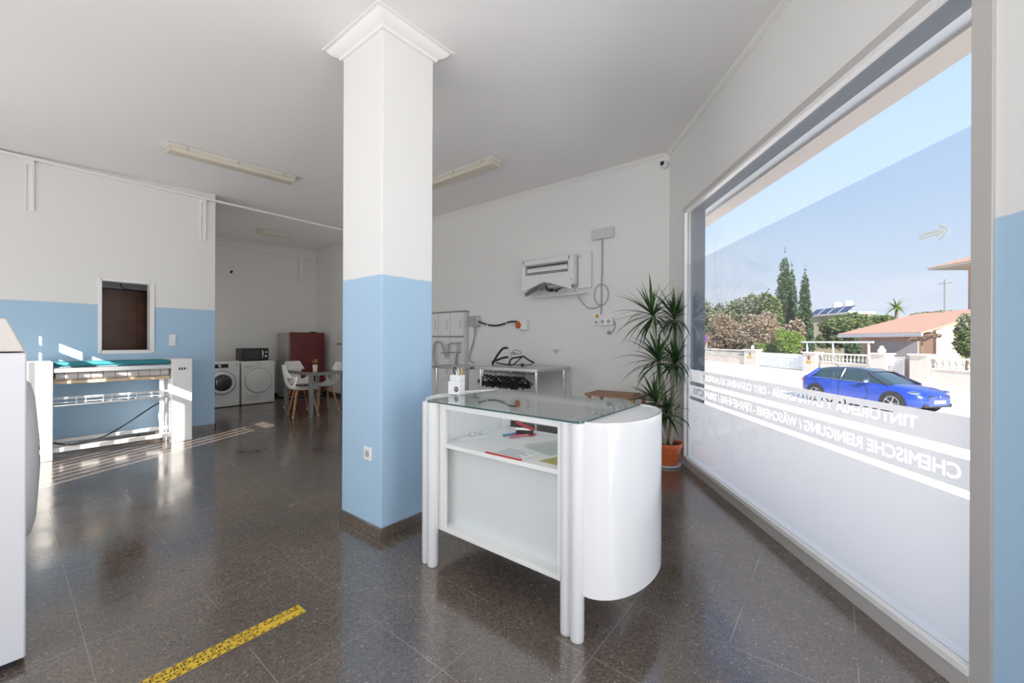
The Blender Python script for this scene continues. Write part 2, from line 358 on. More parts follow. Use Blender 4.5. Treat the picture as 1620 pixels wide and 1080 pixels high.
# rear wall: left window (sun comes in here), unseen shopfront opening on the right, added for fill light
xr = wpt(s_at_y(YB, 0))[0]
mb = MB()
mb.box(LX - .15, -5.96, YB - .2, YB, 0, ZT); mb.box(-4.15, -3.2, YB - .2, YB, 0, ZT); mb.box(2.1, xr + .3, YB - .2, YB, 0, ZT)
mb.box(-5.96, -4.15, YB - .2, YB, 2.51, ZT); mb.box(-3.2, 2.1, YB - .2, YB, 2.8, ZT); mb.box(-3.2, 2.1, YB - .2, YB, 0, .3)
struct('wall_rear', mb, M['paint'], smooth=0)
wf = MB(); wf.box(-5.96, -4.15, YB - .12, YB - .06, 2.28, 2.33); wf.box(-5.71, -5.695, YB - .12, YB - .06, 2.33, 2.51); wf.box(-5.96, -4.15, YB - .12, YB - .06, 0.0, .08)
for x, q in ((-5.885, .042), (-5.03, .06), (-4.21, .06)): wf.box(x, x + q, YB - .12, YB - .06, 0, 2.51)
w2 = struct('window_2', wf, M['alumw'], smooth=0)
bars = MB()
for k in range(11):
    x = -5.80 + k * 0.15
    bars.box(x, x + .068, YB - .05, YB - .04, .08, 2.28)
struct('window_blind', bars, M['lgrey'], w2, smooth=0)
wf = MB()
for x in (-3.2, -1.45, .3, 2.04): wf.box(x, x + .06, YB - .14, YB - .08, .3, 2.8)
wf.box(-3.2, 2.1, YB - .14, YB - .08, .3, .36); wf.box(-3.2, 2.1, YB - .14, YB - .08, 2.74, 2.8)
struct('window_added_rear', wf, M['alumw'], smooth=0)  # unseen shopfront frame, added in front of the rear fill lamp
struct('wall_sun_block', MB().box(-1.2, 9.5, -6.3, -6.0, -.3, 7.5), M['white'], smooth=0)  # unseen wall added to keep direct sun out of the rear shopfront opening
# wall with the shop window
WO = .22
TOPZ = 2.67
def wbox(mb, s0, s1, o0, o1, z0, z1):
    mb.prism([wpt(s1, o0), wpt(s1, o1), wpt(s0, o1), wpt(s0, o0)], z0, z1); return mb
S_POST0, S_POST1 = 2.807, 2.872
mb = MB(); wbox(mb, sA - .05, -.012, 0, .06, 0, ZT); wbox(mb, -.012, S_POST1, 0, .06, TOPZ, ZT)
struct('wall_window_end', mb, M['white'], smooth=0)
mb = MB(); wbox(mb, sA - .05, -.012, .0605, WO, -.3, ZT); wbox(mb, -.012, S_POST1, .0605, WO, TOPZ, ZT)
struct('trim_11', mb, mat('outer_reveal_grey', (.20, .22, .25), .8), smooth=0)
mb = MB(); wbox(mb, S_POST1, 3.6, 0, WO, 0, ZT); wbox(mb, 5.85, sB + .3, 0, WO, 0, ZT); wbox(mb, 3.6, 5.85, 0, WO, 2.60, ZT)
mbw = struct('wall_window', mb, M['paint'], smooth=0)
# window 1: frame, glass, films
fm = MB()
wbox(fm, -.012, .045, -.012, .05, 0.06, TOPZ); wbox(fm, S_POST0, S_POST1 + .004, -.012, .05, .0, TOPZ)
wbox(fm, -.012, S_POST1, -.012, .05, TOPZ - .035, TOPZ + .02)
win1 = struct('window_1', fm, M['alum'], bevel=.002)
f2 = MB(); wbox(f2, .045, S_POST0, -.012, .05, 0.0, .075)
struct('window_rail', f2, M['alum'], win1, bevel=.002)
f3 = MB(); wbox(f3, .02, .06, -.018, .01, .075, TOPZ - .03); wbox(f3, .045, S_POST0, -.02, .012, .078, .108); wbox(f3, .03, S_POST0, -.018, .01, TOPZ - .055, TOPZ - .033)
struct('window_bead', f3, M['alumw'], win1, bevel=.0015)
gl = MB(); wbox(gl, .045, S_POST0, .020, .026, .09, TOPZ - .03)
struct('window_glass', gl, M['glass'], win1, smooth=0)
pf = MB(); wbox(pf, .05, S_POST0, .0285, .0290, 1.005, 2.085)
struct('window_film', pf, M['perf'], win1, smooth=0)
# frosted films with cut-out lettering (read from the street); local x = reading direction (away from camera), y = up
FM = Matrix.Translation(Vector((*wpt(S_POST0, .032), 0))) @ Matrix.Rotation(WANG + PI / 2, 4, 'Z') @ Matrix.Rotation(PI / 2, 4, 'X')
FL = S_POST0 - .05
def film(z0, z1, body=None, x0=0, x1=0, zb=0, cap=0, bold=.02):
    me = bpy.data.meshes.new('frosted_film'); b = MB().box(0, FL, z0, z1, 0, .004); me.from_pydata(b.v, [], b.f)
    o = bpy.data.objects.new('frosted_film', me); C.objects.link(o); me.materials.append(M['frost'])
    if body:
        t = text_mb(body, x1 - x0, cap, .01, bold)
        tm = bpy.data.meshes.new('cutter'); tm.from_pydata([(v[0] + x0, v[1] + zb, v[2]) for v in t.v], [], t.f)
        to = bpy.data.objects.new('cutter', tm); C.objects.link(to)
        md = o.modifiers.new('cut', 'BOOLEAN'); md.operation = 'DIFFERENCE'; md.object = to; md.solver = 'EXACT'; md.use_self = True
        dg = bpy.context.evaluated_depsgraph_get(); dg.update()
        ne = bpy.data.meshes.new_from_object(o.evaluated_get(dg)); o.modifiers.clear(); o.data = ne
        bpy.data.objects.remove(to); bpy.data.meshes.remove(tm)
    me = o.data; vs = [v.co.copy() for v in me.vertices]; fs = [tuple(p.vertices) for p in me.polygons if all(abs(vs[i].z) < 1e-5 for i in p.vertices)]
    m2 = bpy.data.meshes.new('frosted_film'); m2.from_pydata(vs, [], fs); m2.materials.append(M['frost']); o.data = m2
    o.matrix_world = FM; o.parent = win1; o['kind'] = 'structure'; return o
film(.884, 1.005, 'TINTORERÍA Y LAVANDERÍA - DRY CLEANING & LAUNDRY', S_POST0 - 2.56, S_POST0 - .395, .920, .052, .022)
film(.731, .846, 'CHEMISCHE REINIGUNG / WÄSCHEREI - ПРАЧЕЧНАЯ / ХИМЧИСТКА', S_POST0 - 2.735, S_POST0 - .17, .762, .058, .022)
film(.095, .700)
# arrow sticker on the glass
am = MB(); am.tube([(0, .004, 0), (.02, .006, 0), (.075, .002, 0)], .0032, 6); am.tube([(0, -.006, 0), (.0, .006, 0)], .003, 6); am.tube([(0, -.006, 0), (.075, -.003, 0)], .0028, 6)
am.tube([(.060, .022, 0), (.080, .010, 0), (.086, -.001, 0), (.076, -.012, 0), (.062, -.024, 0)], .0032, 6); am.tube([(.050, .010, 0), (.070, 0, 0), (.052, -.012, 0)], .0024, 6)
ar = obj('arrow_sticker', MB().add(am.v, am.f, Matrix.Translation((0, 0, 0)) @ Matrix.Diagonal((1.25, 1.25, .25, 1))), M['arrow'])
pa = wpt(2.592, .012); ar.matrix_world = Matrix.Translation((pa[0], pa[1], 1.717)) @ Matrix.Rotation(WANG - PI / 2, 4, 'Z') @ Matrix.Rotation(PI / 2, 4, 'X')
tag(ar, 'small pale hand-drawn arrow sticker pointing sideways on the shop window glass', 'sticker')
dm = MB()
for q in (3.6, 4.70, 5.79): wbox(dm, q, q + .06, .06, .10, 0, 2.6)
wbox(dm, 3.6, 5.85, .06, .10, 2.54, 2.6); wbox(dm, 3.6, 5.85, .06, .10, 0, .08)
struct('door_added_side', dm, M['alum'], smooth=0)  # unseen side door, added as an opening for the side fill lamp
# outer reveal, canopy above the window
cn = MB(); wbox(cn, -1.5, 5.5, WO, V0 * 0 + .48, 2.80, 3.6)
struct('trim_1', cn, mat('render_white', (0.88, 0.88, 0.88), .8), smooth=0)
cn = MB(); wbox(cn, -1.5, 5.5, .48, .67, 2.78, 3.6)
struct('trim_2', cn, mat('render_beige', (0.80, 0.70, 0.62), .8), smooth=0)
# column with crown and skirting
cx0, cx1, cy0, cy1 = -2.772, -2.288, 1.533, 1.952
struct('trim_3', MB().box(cx0, cx1, cy0, cy1, 0, ZT - .1), M['paint'], smooth=0, bevel=.006)
bb = MB(); o_ = .013
for b in ((cx0 - o_, cx1 + o_, cy0 - o_, cy0), (cx0 - o_, cx1 + o_, cy1, cy1 + o_), (cx0 - o_, cx0, cy0, cy1), (cx1, cx1 + o_, cy0, cy1)): bb.box(*b, 0, .073)
struct('baseboard_column', bb, M['base'], bevel=.002)
def cove(name, p, q, nrm, drop=.055, proj=.055, m=None, ext0=0, ext1=0):
    """moulding between wall and ceiling from p to q; nrm points into the room"""
    p = Vector((*p, 0)); q = Vector((*q, 0)); n = Vector((*nrm, 0)).normalized(); d = (q - p).normalized()
    prof = [(0, 0), (0, -drop), (proj * .18, -drop), (proj * .22, -drop * .78), (proj * .5, -drop * .62), (proj * .72, -drop * .36), (proj * .80, -drop * .16), (proj, -drop * .12), (proj, 0)]
    rows = []
    for e, sgn in ((p, ext0), (q, ext1)):
        r = []
        for a, z in prof:
            c = e + n * a + d * (a * sgn); r.append((c.x, c.y, ceil_z(c.y) + z + .002))
        rows.append(r)
    mb = MB().grid(rows, closed=True); k = len(prof); mb.f.append(tuple(range(k))); mb.f.append(tuple(range(2 * k - 1, k - 1, -1)))
    return struct(name, mb, m or M['trimw'], smooth=30)
c = cove
pr_ = .105; dr_ = .075
c('trim_4', (cx0, cy0), (cx1, cy0), (0, -1), dr_, pr_, ext0=-1, ext1=1)
c('trim_5', (cx1, cy0), (cx1, cy1), (1, 0), dr_, pr_, ext0=-1, ext1=1)
c('trim_6', (cx1, cy1), (cx0, cy1), (0, 1), dr_, pr_, ext0=-1, ext1=1)
c('trim_7', (cx0, cy1), (cx0, cy0), (-1, 0), dr_, pr_, ext0=-1, ext1=1)
pc = wpt(sA)
c('trim_8', (LX, YA), pc, (0, -1), .05, .07, ext1=-1)
c('trim_9', wpt(sB), wpt(sA), (-0.8139, -0.5810), .03, .06, ext1=-.6)
c('trim_10', (AX, 1.94), (AX, YA), (1, 0), .06, .06)
# baseboards
def bboard(name, pts, n, h=.073):
    mb = MB()
    (x0, y0), (x1, y1) = pts; nx, ny = n
    P = [(x0, y0), (x1, y1), (x1 + nx * .013, y1 + ny * .013), (x0 + nx * .013, y0 + ny * .013)]
    a = sum(P[i][0] * P[(i + 1) % 4][1] - P[(i + 1) % 4][0] * P[i][1] for i in range(4))
    if a < 0: P = P[::-1]
    mb.prism(P, 0, h); return struct(name, mb, M['base'], smooth=0)
bboard('baseboard_left', ((LX, YB), (LX, 1.945)), (1, 0), .08)
bboard('baseboard_left_end', ((LX - .15, 1.932), (LX + .013, 1.932)), (0, 1), .08)
bboard('baseboard_back', ((AX, YA), pc), (0, -1), .08)
bboard('baseboard_alcove', ((AX, 1.94), (AX, YA)), (1, 0), .08)
bboard('baseboard_window', (wpt(S_POST1 + .005), wpt(3.6)), (-.8139, -.5810), .045)
bboard('baseboard_rear', ((LX, YB), (-5.85, YB)), (0, 1), .08)
cw = MB()
for b in ((-9.31, -9.26, 1.15, 2.36), (-7.94, -7.89, 1.15, 2.36), (-9.26, -7.94, 1.15, 1.20), (-9.26, -7.94, 2.31, 2.36)): cw.box(b[0], b[1], 1.932, 1.96, b[2], b[3])
struct('window_added_alcove', cw, M['alumw'], bevel=.003)  # unseen window frame added around the alcove fill lamp
# small internal window in the left wall
mb = MB(); a = .022
for y0, y1, z0, z1 in ((wy0 - a, wy0 + .012, wz0 - a, wz1 + a), (wy1 - .012, wy1 + a + .012, wz0 - a, wz1 + a), (wy0, wy1, wz0 - a - .01, wz0 + .012), (wy0, wy1, wz1 - .012, wz1 + a)):
    mb.box(LX - .16, LX + .012, y0, y1, z0, z1)
w4 = struct('window_4', mb, M['alumw'], bevel=.003)
struct('window_glass', MB().box(LX - .09, LX - .085, wy0, wy1, wz0, wz1), glass_mat('dull_glass', (1, 1, 1), .25), w4, smooth=0)
# door and ledge seen through it
dm = MB().box(-7.95, -7.90, .55, 1.75, 0, 1.985)
d1 = struct('door_1', dm, M['door'], bevel=.004)
struct('door_panel', MB().box(-7.90, -7.885, .62, 1.23, .3, 1.93), M['door'], d1, bevel=.004)
struct('door_jamb', MB().box(-7.90, -7.86, 1.33, 1.40, 0, 1.985), mat('dark_gap', (0.03, 0.014, 0.008), .5), d1)
struct('wall_office_top', MB().box(-8.1, -7.88, .2, 1.9, 2.0, 2.6), M['grey_panel'], smooth=0)
k = obj('hanging_cable', MB().tube([(-7.86, 1.06, 2.16), (-7.86, 1.07, 2.08), (-7.855, 1.05, 2.03), (-7.85, 1.12, 1.995), (-7.85, 1.33, 1.985), (-7.85, 1.355, 1.9), (-7.85, 1.36, 1.3), (-7.85, 1.35, .9)], .006, 6, smooth=2), M['black'])
tag(k, 'black cable running over the brown door behind the small internal window', 'cable')

# ================================================================ EXTERIOR SETTING
SR = mat('sunlit_asphalt', (0.50, 0.47, 0.43), .9, var=.08, bscale=2)
SW = mat('pavement_pale', (0.74, 0.70, 0.64), .9, var=.06, bscale=3)
def stm(mb, v0, v1, t0, t1, z0, z1): return mb.prism([tuple(wst(v0, t0).xy), tuple(wst(v1, t0).xy), tuple(wst(v1, t1).xy), tuple(wst(v0, t1).xy)], z0, z1)
struct('street', stm(MB(), 3.6, 20.0, -30, 110, STREET - .2, STREET), SW, smooth=0)
struct('ground', stm(MB(), 22.3, 150, -40, 160, STREET - .3, STREET - .05), mat('garden_ground', (.28, .25, .18), .95), smooth=0)
struct('pavement_near', stm(MB(), V0 + .25, 3.6, -30, 60, -.35, -.10), SW, smooth=0)
struct('pavement_far', stm(MB(), 20.0, 22.3, -30, 160, STREET - .1, STREET + .10), SW, smooth=0)
# the near-side facade continues past the window
stm_ = stm(MB(), V0 + .0, V0 + WO + .0, T0 + .6, T0 + 6, -.9, 4.2)
# ================================================================ COUNTER
ct = thing('reception_counter', 'white counter with glass top, open shelf and rounded ends standing in front of the column', 'counter', (-1.31, 1.85, 0))
def L_(x, y): return (x + 1.31, y - 1.85)
yf, yb = 1.565, 2.165
xl, xr2 = -1.790, -.852
ZB, ZS, ZTOP = .205, .70, .925
def cb(n, x0, x1, y0, y1, z0, z1, m, bev=.002, p=ct): return obj(n, MB().box(x0 + 1.31, x1 + 1.31, y0 - 1.85, y1 - 1.85, z0, z1), m, p, bev)
# frame: stiles and rails on the staff side
fr = MB()
for b in ((xl, xl + .068, yf, yf + .02, ZB, ZTOP), (xr2 - .125, xr2 - .068, yf, yf + .02, ZB, ZTOP), (xl + .068, xr2 - .125, yf, yf + .02, .895, ZTOP), (xl + .068, xr2 - .125, yf, yf + .02, ZB, ZB + .022)):
    fr.box(b[0] + 1.31, b[1] + 1.31, b[2] - 1.85, b[3] - 1.85, b[4], b[5])
obj('frame', fr, M['lam'], ct, .0015)
cb('side_panel', xl, xl + .016, yf + .02, yb, ZB, ZTOP, M['lam']); cb('side_panel', xr2 - .10, xr2 - .084, yf + .02, yb, ZB, ZTOP, M['lam'])
cb('bottom_panel', xl + .016, xr2 - .10, yf + .02, yb, ZB, ZB + .02, M['lam'])
cb('shelf', xl + .016, xr2 - .10, yf + .002, yb - .01, ZS - .022, ZS, M['lam'])
cb('recessed_panel', xl + .016, xr2 - .10, yf + .07, yf + .085, ZB + .02, ZS - .022, M['grey_panel'], .0)
cb('front_panel', xl, xr2 - .084, yb, yb + .014, ZB, ZS, M['lacq'])
cb('corner_post', xl + .016, xl + .056, yb - .04, yb, ZS, ZTOP, M['lam']); cb('corner_post', xr2 - .14, xr2 - .10, yb - .04, yb, ZS, ZTOP, M['lam'])
rm = MB().box(xl + 1.31, xr2 - .084 + 1.31, yb - .02 - 1.85, yb + .014 - 1.85, .90, ZTOP)
obj('top_rail', rm, M['lam'], ct, .002)
# fluted double legs
for (lx, ly) in ((-1.848, 1.548), (-1.793, 1.541), (-.918, 1.556), (-.862, 1.545)):
    x, y = L_(lx, ly)
    g = obj('leg', MB().lathe([(.0295, .012), (.0315, .016), (.0315, .932)], 28), M['lacq'], ct, loc=(x, y, 0))
    obj('foot', MB().lathe([(.026, 0), (.029, .003), (.029, .012)], 24), M['lgrey'], g)
# rounded ends
def dend(sgn, xc, name):
    pts = []; n = 28; ry = .325; rx = .195
    for i in range(n + 1):
        a = -PI / 2 + PI * i / n; pts.append((xc + sgn * rx * math.cos(a) ** .9 if math.cos(a) > 0 else xc, 1.868 + ry * math.sin(a)))
    outer = [L_(x, y) for x, y in pts]
    inn = []
    for i in range(n + 1):
        a = -PI / 2 + PI * i / n; inn.append(L_(xc + sgn * (rx - .012) * max(0, math.cos(a)) ** .9, 1.868 + (ry - .012) * math.sin(a)))
    rows = [[(x, y, ZB - .005) for x, y in outer], [(x, y, .94) for x, y in outer], [(x, y, .94) for x, y in inn], [(x, y, ZB - .005) for x, y in inn]]
    mb = MB().grid(rows + [rows[0]])
    s_ = obj(name, mb, M['lacq'], ct, smooth=50)
    poly = inn if sgn > 0 else inn[::-1]
    obj('end_cap', MB().prism(poly, .920, .934), M['lam'], s_, 0); obj('bottom_cap', MB().prism(poly, ZB, ZB + .014), M['lam'], s_, 0)
dend(1, -.836, 'rounded_end'); dend(-1, -1.812, 'rounded_end')
gm = []; rr = .045; gx0, gx1, gy0, gy1 = -1.835, -.828, 1.508, 2.19
for (cx, cy, a0) in ((gx1 - rr, gy0 + rr, -PI / 2), (gx1 - .008, gy1 - .008, 0), (gx0 + .008, gy1 - .008, PI / 2), (gx0 + rr, gy0 + rr, PI)):
    r_ = rr if cy < 1.8 else .008
    for i in range(7): a = a0 + PI / 2 * i / 6; gm.append(L_(cx + r_ * math.cos(a), cy + r_ * math.sin(a)))
tg = obj('glass_top', MB().prism(gm, .9355, .9435), M['tglass'], ct, smooth=0)
em = MB(); n = len(gm); em.grid([[(x, y, .9358) for x, y in gm], [(x, y, .9432) for x, y in gm]], closed=True)
obj('glass_edge', MB().add([(x * 1.0006, y * 1.0006, z) for x, y, z in em.v], em.f), M['gedge'], tg, smooth=0)
# things on the counter
hx, hy = -1.905, 1.83
ph = thing('pen_holder', 'white stepped desk pen holder with round black emblem on the left end of the counter', 'pen holder', (hx, hy, .940), math.radians(10))
obj('body', MB().box(-.045, .045, -.03, .03, 0, .085).box(-.032, .045, -.03, .03, .085, .125), M['lacq'], ph, .003)
em = MB(); em.lathe([(.0165, 0), (.0165, .001)], 28)
lg = obj('emblem', em, M['black'], ph); lg.matrix_local = Matrix.Translation((.020, -.0302, .035)) @ Matrix.Rotation(PI / 2, 4, 'X')
wv = MB()
for z, w in ((.005, .012), (-.004, .010)):
    wv.tube([(-w, z, .001), (-w * .3, z + .004, .001), (w * .3, z - .003, .001), (w, z + .002, .001)], .0016, 5, smooth=1)
obj('wave_mark', wv, M['lacq'], lg)
sc = thing('scissors', 'black and white handled scissors upright in the white pen holder', 'scissors', (hx - .005, hy, .95))
b_ = MB(); b_.tube([(0, 0, .0), (0.0, 0, .11)], .0035, 6); obj('blade', b_, M['steel'], sc)
b_ = MB(); b_.tube([(.0, 0, .11), (-.028, 0, .135), (-.018, 0, .165), (.004, 0, .150), (0, 0, .118)], .004, 6, smooth=1); obj('handle', b_, M['black'], sc)
b_ = MB(); b_.tube([(.002, 0, .11), (.006, 0, .145), (.022, 0, .150), (.026, 0, .128), (.008, 0, .115)], .004, 6, smooth=1); obj('handle', b_, M['lacq'], sc)
for k, (dx, tx, col, lab) in enumerate(((.035, .052, (0.65, .42, .02), 'yellow pencil leaning right in the white pen holder'), (.032, .040, (.75, .30, .02), 'orange pencil beside the yellow one in the white pen holder'))):
    p = obj('pencil', MB().cyl((0, 0, 0), (tx - dx + .012, 0, .155 - k * .012), .004, 6), mat('pencil_%d' % k, col, .4), loc=(hx + dx - .015, hy + k * .012, .952))
    tag(p, lab, 'pencil', 'pencils in the pen holder')
ZH = ZS + .0008
def flat(name, label, cat, pts, z0, z1, m, **k):
    cx = sum(p[0] for p in pts) / len(pts); cy = sum(p[1] for p in pts) / len(pts)
    return tag(obj(name, MB().prism([(x - cx, y - cy) for x, y in pts], 0, z1 - z0), m, loc=(cx, cy, z0), **k), label, cat)
# stapler
st = thing('stapler', 'red and black stapler at the back of the counter shelf', 'stapler', (-1.50, 2.02, ZH), math.radians(205))
obj('base', MB().box(-.06, .055, -.02, .02, 0, .010), M['redp'], st, .003)
obj('body', MB().box(-.055, .05, -.016, .016, .010, .032), M['black'], st, .004)
obj('magazine', MB().box(-.050, .058, -.013, .013, .032, .046), M['chrome'], st, .002)
a_ = MB(); a_.box(-.06, .058, -.016, .016, 0, .014); t_ = obj('arm', a_, M['redp'], st, .004); t_.location = (0, 0, .052); t_.rotation_euler = (0, math.radians(-22), 0)
for nm, lab, m, (x0, y0), (x1, y1) in (('pen', 'light blue pen lying on the counter shelf by the stapler', M['blue'], (-1.58, 1.91), (-1.53, 2.07)), ('pen', 'pink pen lying beside the blue pen on the counter shelf', M['pink'], (-1.52, 1.905), (-1.45, 2.07))):
    o = thing(nm, lab, 'pen', (x0, y0, ZH + .007), 0, 'pens on the counter shelf')
    obj('barrel', MB().cyl((0, 0, 0), (x1 - x0, y1 - y0, 0), .0068, 10), m, o); obj('cap', MB().cyl((0, 0, 0), ((x1 - x0) * .3, (y1 - y0) * .3, 0), .0071, 10), m, o)
flat('paper_sheet', 'white sheet printed with grey lines lying at the front edge of the counter shelf', 'paper', [(-1.40, 1.585), (-1.19, 1.585), (-1.19, 1.745), (-1.40, 1.745)], ZH, ZH + .0006, M['paper'])
pl_ = MB()
for k in range(7): pl_.box(-1.38, -1.215 - .02 * (k % 3), 1.61 + k * .017, 1.617 + k * .017, ZH + .0007, ZH + .0009)
bpy.data.objects['paper_sheet']; o = obj('printed_lines', MB().add([(x + 1.295, y - 1.665, z - ZH) for x, y, z in pl_.v], pl_.f), M['prt'], bpy.data.objects['paper_sheet'])
flat('paper_clamp_strip', 'thin dark red strip along the front of the printed sheet on the shelf', 'strip', [(-1.42, 1.571), (-1.19, 1.573), (-1.19, 1.583), (-1.42, 1.582)], ZH, ZH + .006, M['redp'])
flat('glass_tray', 'clear rectangular dish tray lying in the middle of the counter shelf', 'tray', [(-1.34, 1.80), (-1.13, 1.74), (-1.02, 1.95), (-1.24, 2.05)], ZH, ZH + .012, M['tglass'])
flat('white_card', 'wide white card under the mustard paper at the right of the counter shelf', 'card', [(-1.16, 1.572), (-.965, 1.572), (-.965, 1.80), (-1.13, 1.74)], ZH, ZH + .001, M['paper'])
flat('mustard_paper', 'mustard yellow paper lying on the right of the counter shelf', 'paper', [(-1.12, 1.625), (-.962, 1.615), (-.962, 1.85), (-1.05, 1.86)], ZH + .0015, ZH + .003, M['ypaper'])
flat('leaflet', 'folded white leaflet lying along the left side of the counter shelf', 'leaflet', [(-1.755, 1.68), (-1.72, 1.66), (-1.60, 1.93), (-1.64, 1.95)], ZH, ZH + .003, M['paper'])
for k, (x, y) in enumerate(((-1.745, 1.80), (-1.715, 1.86))):
    o = obj('binder_clip', MB().tube([(-.012, 0, 0), (-.010, 0, .016), (0, 0, .022), (.010, 0, .016), (.012, 0, 0)], .0018, 6, smooth=1).box(-.014, .014, -.006, .006, 0, .006), M['chrome'], loc=(x, y, ZH + .001))
    tag(o, ('small metal clip nearer the shelf edge, inside the counter on its left' if k == 0 else 'small metal clip farther back beside its twin inside the counter'), 'clip', 'clips on the counter shelf')

# ================================================================ LEFT MACHINE (industrial washer at the frame edge)
wm = thing('industrial_washer', 'large white washing machine with a beige sloped top at the left edge near the camera', 'washing machine', (-2.49, .068, 0))
obj('body', MB().box(-.78, 0, -.75, 0, .03, 1.228), mat('machine_body', (0.72, 0.72, .75), .35), wm, .006)
obj('plinth', MB().box(-.74, -.03, -.72, -.03, 0, .03), M['black'], wm)
tp = MB(); prof = [(-.75, 1.233), (-.004, 1.233), (-.052, 1.361), (-.70, 1.361)]
tp.add([(x, y, z) for x in (-.78, 0) for y, z in prof], [(0, 1, 2, 3), (7, 6, 5, 4), (0, 4, 5, 1), (1, 5, 6, 2), (2, 6, 7, 3), (3, 7, 4, 0)])
obj('control_housing', tp, M['appl2'], wm, .004)
dr = obj('door', MB().lathe([(.35, 0), (.352, .008), (.335, .022), (.28, .034), (.18, .042), (0.001, .045)], 64, Matrix.Translation((-.40, 0, .745)) @ Matrix.Rotation(-PI / 2, 4, 'X')), M['lgrey'], wm)
obj('door_glass', MB().lathe([(.20, .0405), (.10, .048), (0.001, .05)], 40, Matrix.Translation((-.40, 0, .745)) @ Matrix.Rotation(-PI / 2, 4, 'X')), M['dglass'], dr)

# ================================================================ ROLLER IRON on the left wall
ri = thing('roller_iron', 'white roller ironing machine with teal padded top standing against the blue wall', 'ironing machine', (-6.68, .86, 0))
def rb(n, x0, x1, y0, y1, z0, z1, m, bev=.003, p=ri): return obj(n, MB().box(x0 + 6.68, x1 + 6.68, y0 - .86, y1 - .86, z0, z1), m, p, bev)
XF = -6.47
pe = rb('end_cabinet', -6.90, XF, .185, .356, .0, 1.045, M['appl'], .006)
pe2 = rb('end_cabinet', -6.90, XF, 1.340, 1.545, .0, 1.045, M['appl'], .006)
for k in range(3): rb('button', XF, XF + .004, 1.405 + k * .026, 1.420 + k * .026, .905, .935, M['black'], .001, ri)
rb('button', XF, XF + .004, 1.483, 1.500, .905, .935, M['lgrey'], .001)
top = rb('padded_top', -6.88, XF - .05, .36, 1.335, .985, 1.035, M['teal'], .02)
rb('steel_rail', -6.60, XF - .015, .36, 1.337, .925, .975, M['steel'], .003)
rb('back_rail', -6.66, -6.62, .36, 1.337, .86, .93, M['black'], .003)
rl = MB(); rl.lathe([(.045, 0), (.045, .94)], 24, Matrix.Translation((-6.56 + 6.68, .375 - .86, .885)) @ Matrix.Rotation(-PI / 2, 4, 'X'))
ro = obj('roller', rl, M['roller'], ri)
for k in range(9): obj('roller_seam', MB().lathe([(.0458, 0), (.0458, .004)], 24, Matrix.Translation((.12, .375 - .86 + .1 * k + .06, .885)) @ Matrix.Rotation(-PI / 2, 4, 'X')), M['black'], ro)
rb('tan_beam', -6.58, XF - .06, .365, 1.330, .80, .835, M['tan'], .003)
rb('beam_bracket', -6.58, XF - .065, .365, .395, .835, .865, M['tan'], .003)
wr = MB(); xk = -6.52 + 6.68
for z in (.655, .640, .600): wr.tube([(xk, .36 - .86, z), (xk, 1.32 - .86, z)], .004, 6)
for z in (.600,): wr.tube([(xk - .10, .36 - .86, z - .01), (xk - .10, 1.32 - .86, z - .01)], .004, 6)
for k in range(9):
    y = .53 - .86 + k * .105 - (.035 if k % 2 else 0); wr.tube([(xk, y, .66), (xk, y, .585), (xk - .10, y, .580)], .004, 6)
obj('wire_rack', wr, M['alumw'], ri)
rb('rack_tray', -6.66, -6.52, .36, 1.337, .562, .578, M['steel'], .002)
rb('lower_rail', -6.56, -6.50, .356, 1.340, .075, .12, M['appl'], .004)
rb('stretcher', -6.80, -6.76, .356, 1.340, .13, .17, M['appl'], .004)
rb('inner_post', -6.60, -6.56, 1.24, 1.28, .09, .80, M['appl'], .003)
rb('gusset', -6.60, XF - .03, 1.325, 1.340, .56, .80, M['appl'], .0)
k = obj('power_cable', MB().tube([(-6.57, 1.238, .50), (-6.56, 1.15, .45), (-6.54, .95, .30), (-6.53, .75, .17), (-6.53, .55, .135), (-6.53, .45, .137), (-6.54, .357, .18)], .008, 8, smooth=2), M['black'])
tag(k, 'black power cable sagging across the open lower half of the roller iron', 'cable')
sw = thing('light_switch', 'white wall switch on the blue wall right of the small internal window', 'switch', (LX, 1.454, 1.281))
obj('plate', MB().box(0, .010, -.038, .038, -.075, .075), M['alumw'], sw, .003); obj('rocker', MB().box(.010, .015, -.028, .028, -.05, .05), M['lacq'], sw, .002)

# high rails with brackets
def rail(y0, y1, x, z, brs, label, bl, dz=0.0):
    t = thing('wall_rail', label, 'rail', (x, (y0 + y1) / 2, z))
    yc = (y0 + y1) / 2
    obj('rail', MB().box(0.0, .055, y0 - yc, y1 - yc, 0, .028), M['trimw'], t, .003)
    for b in brs:
        g = MB(); g.box(0, .022, b - .034 - yc, b - .022 - yc, -bl, 0); g.box(0, .022, b + .022 - yc, b + .034 - yc, -bl, 0); g.box(0, .008, b - .022 - yc, b + .022 - yc, -bl, 0)
        g.box(0, .05, b - .03 - yc, b + .03 - yc, -.06, 0)
        obj('bracket', g, M['trimw'], t, .002)
    return t
rail(-1.5, 4.80, LX + .0, 3.265, [.205, 1.785], 'long white rail on brackets high along the left wall and over the alcove opening', .56)
rail(2.0, 4.80, AX + .12, 3.24, [4.44], 'thin white rail high on the far wall of the alcove', .58)

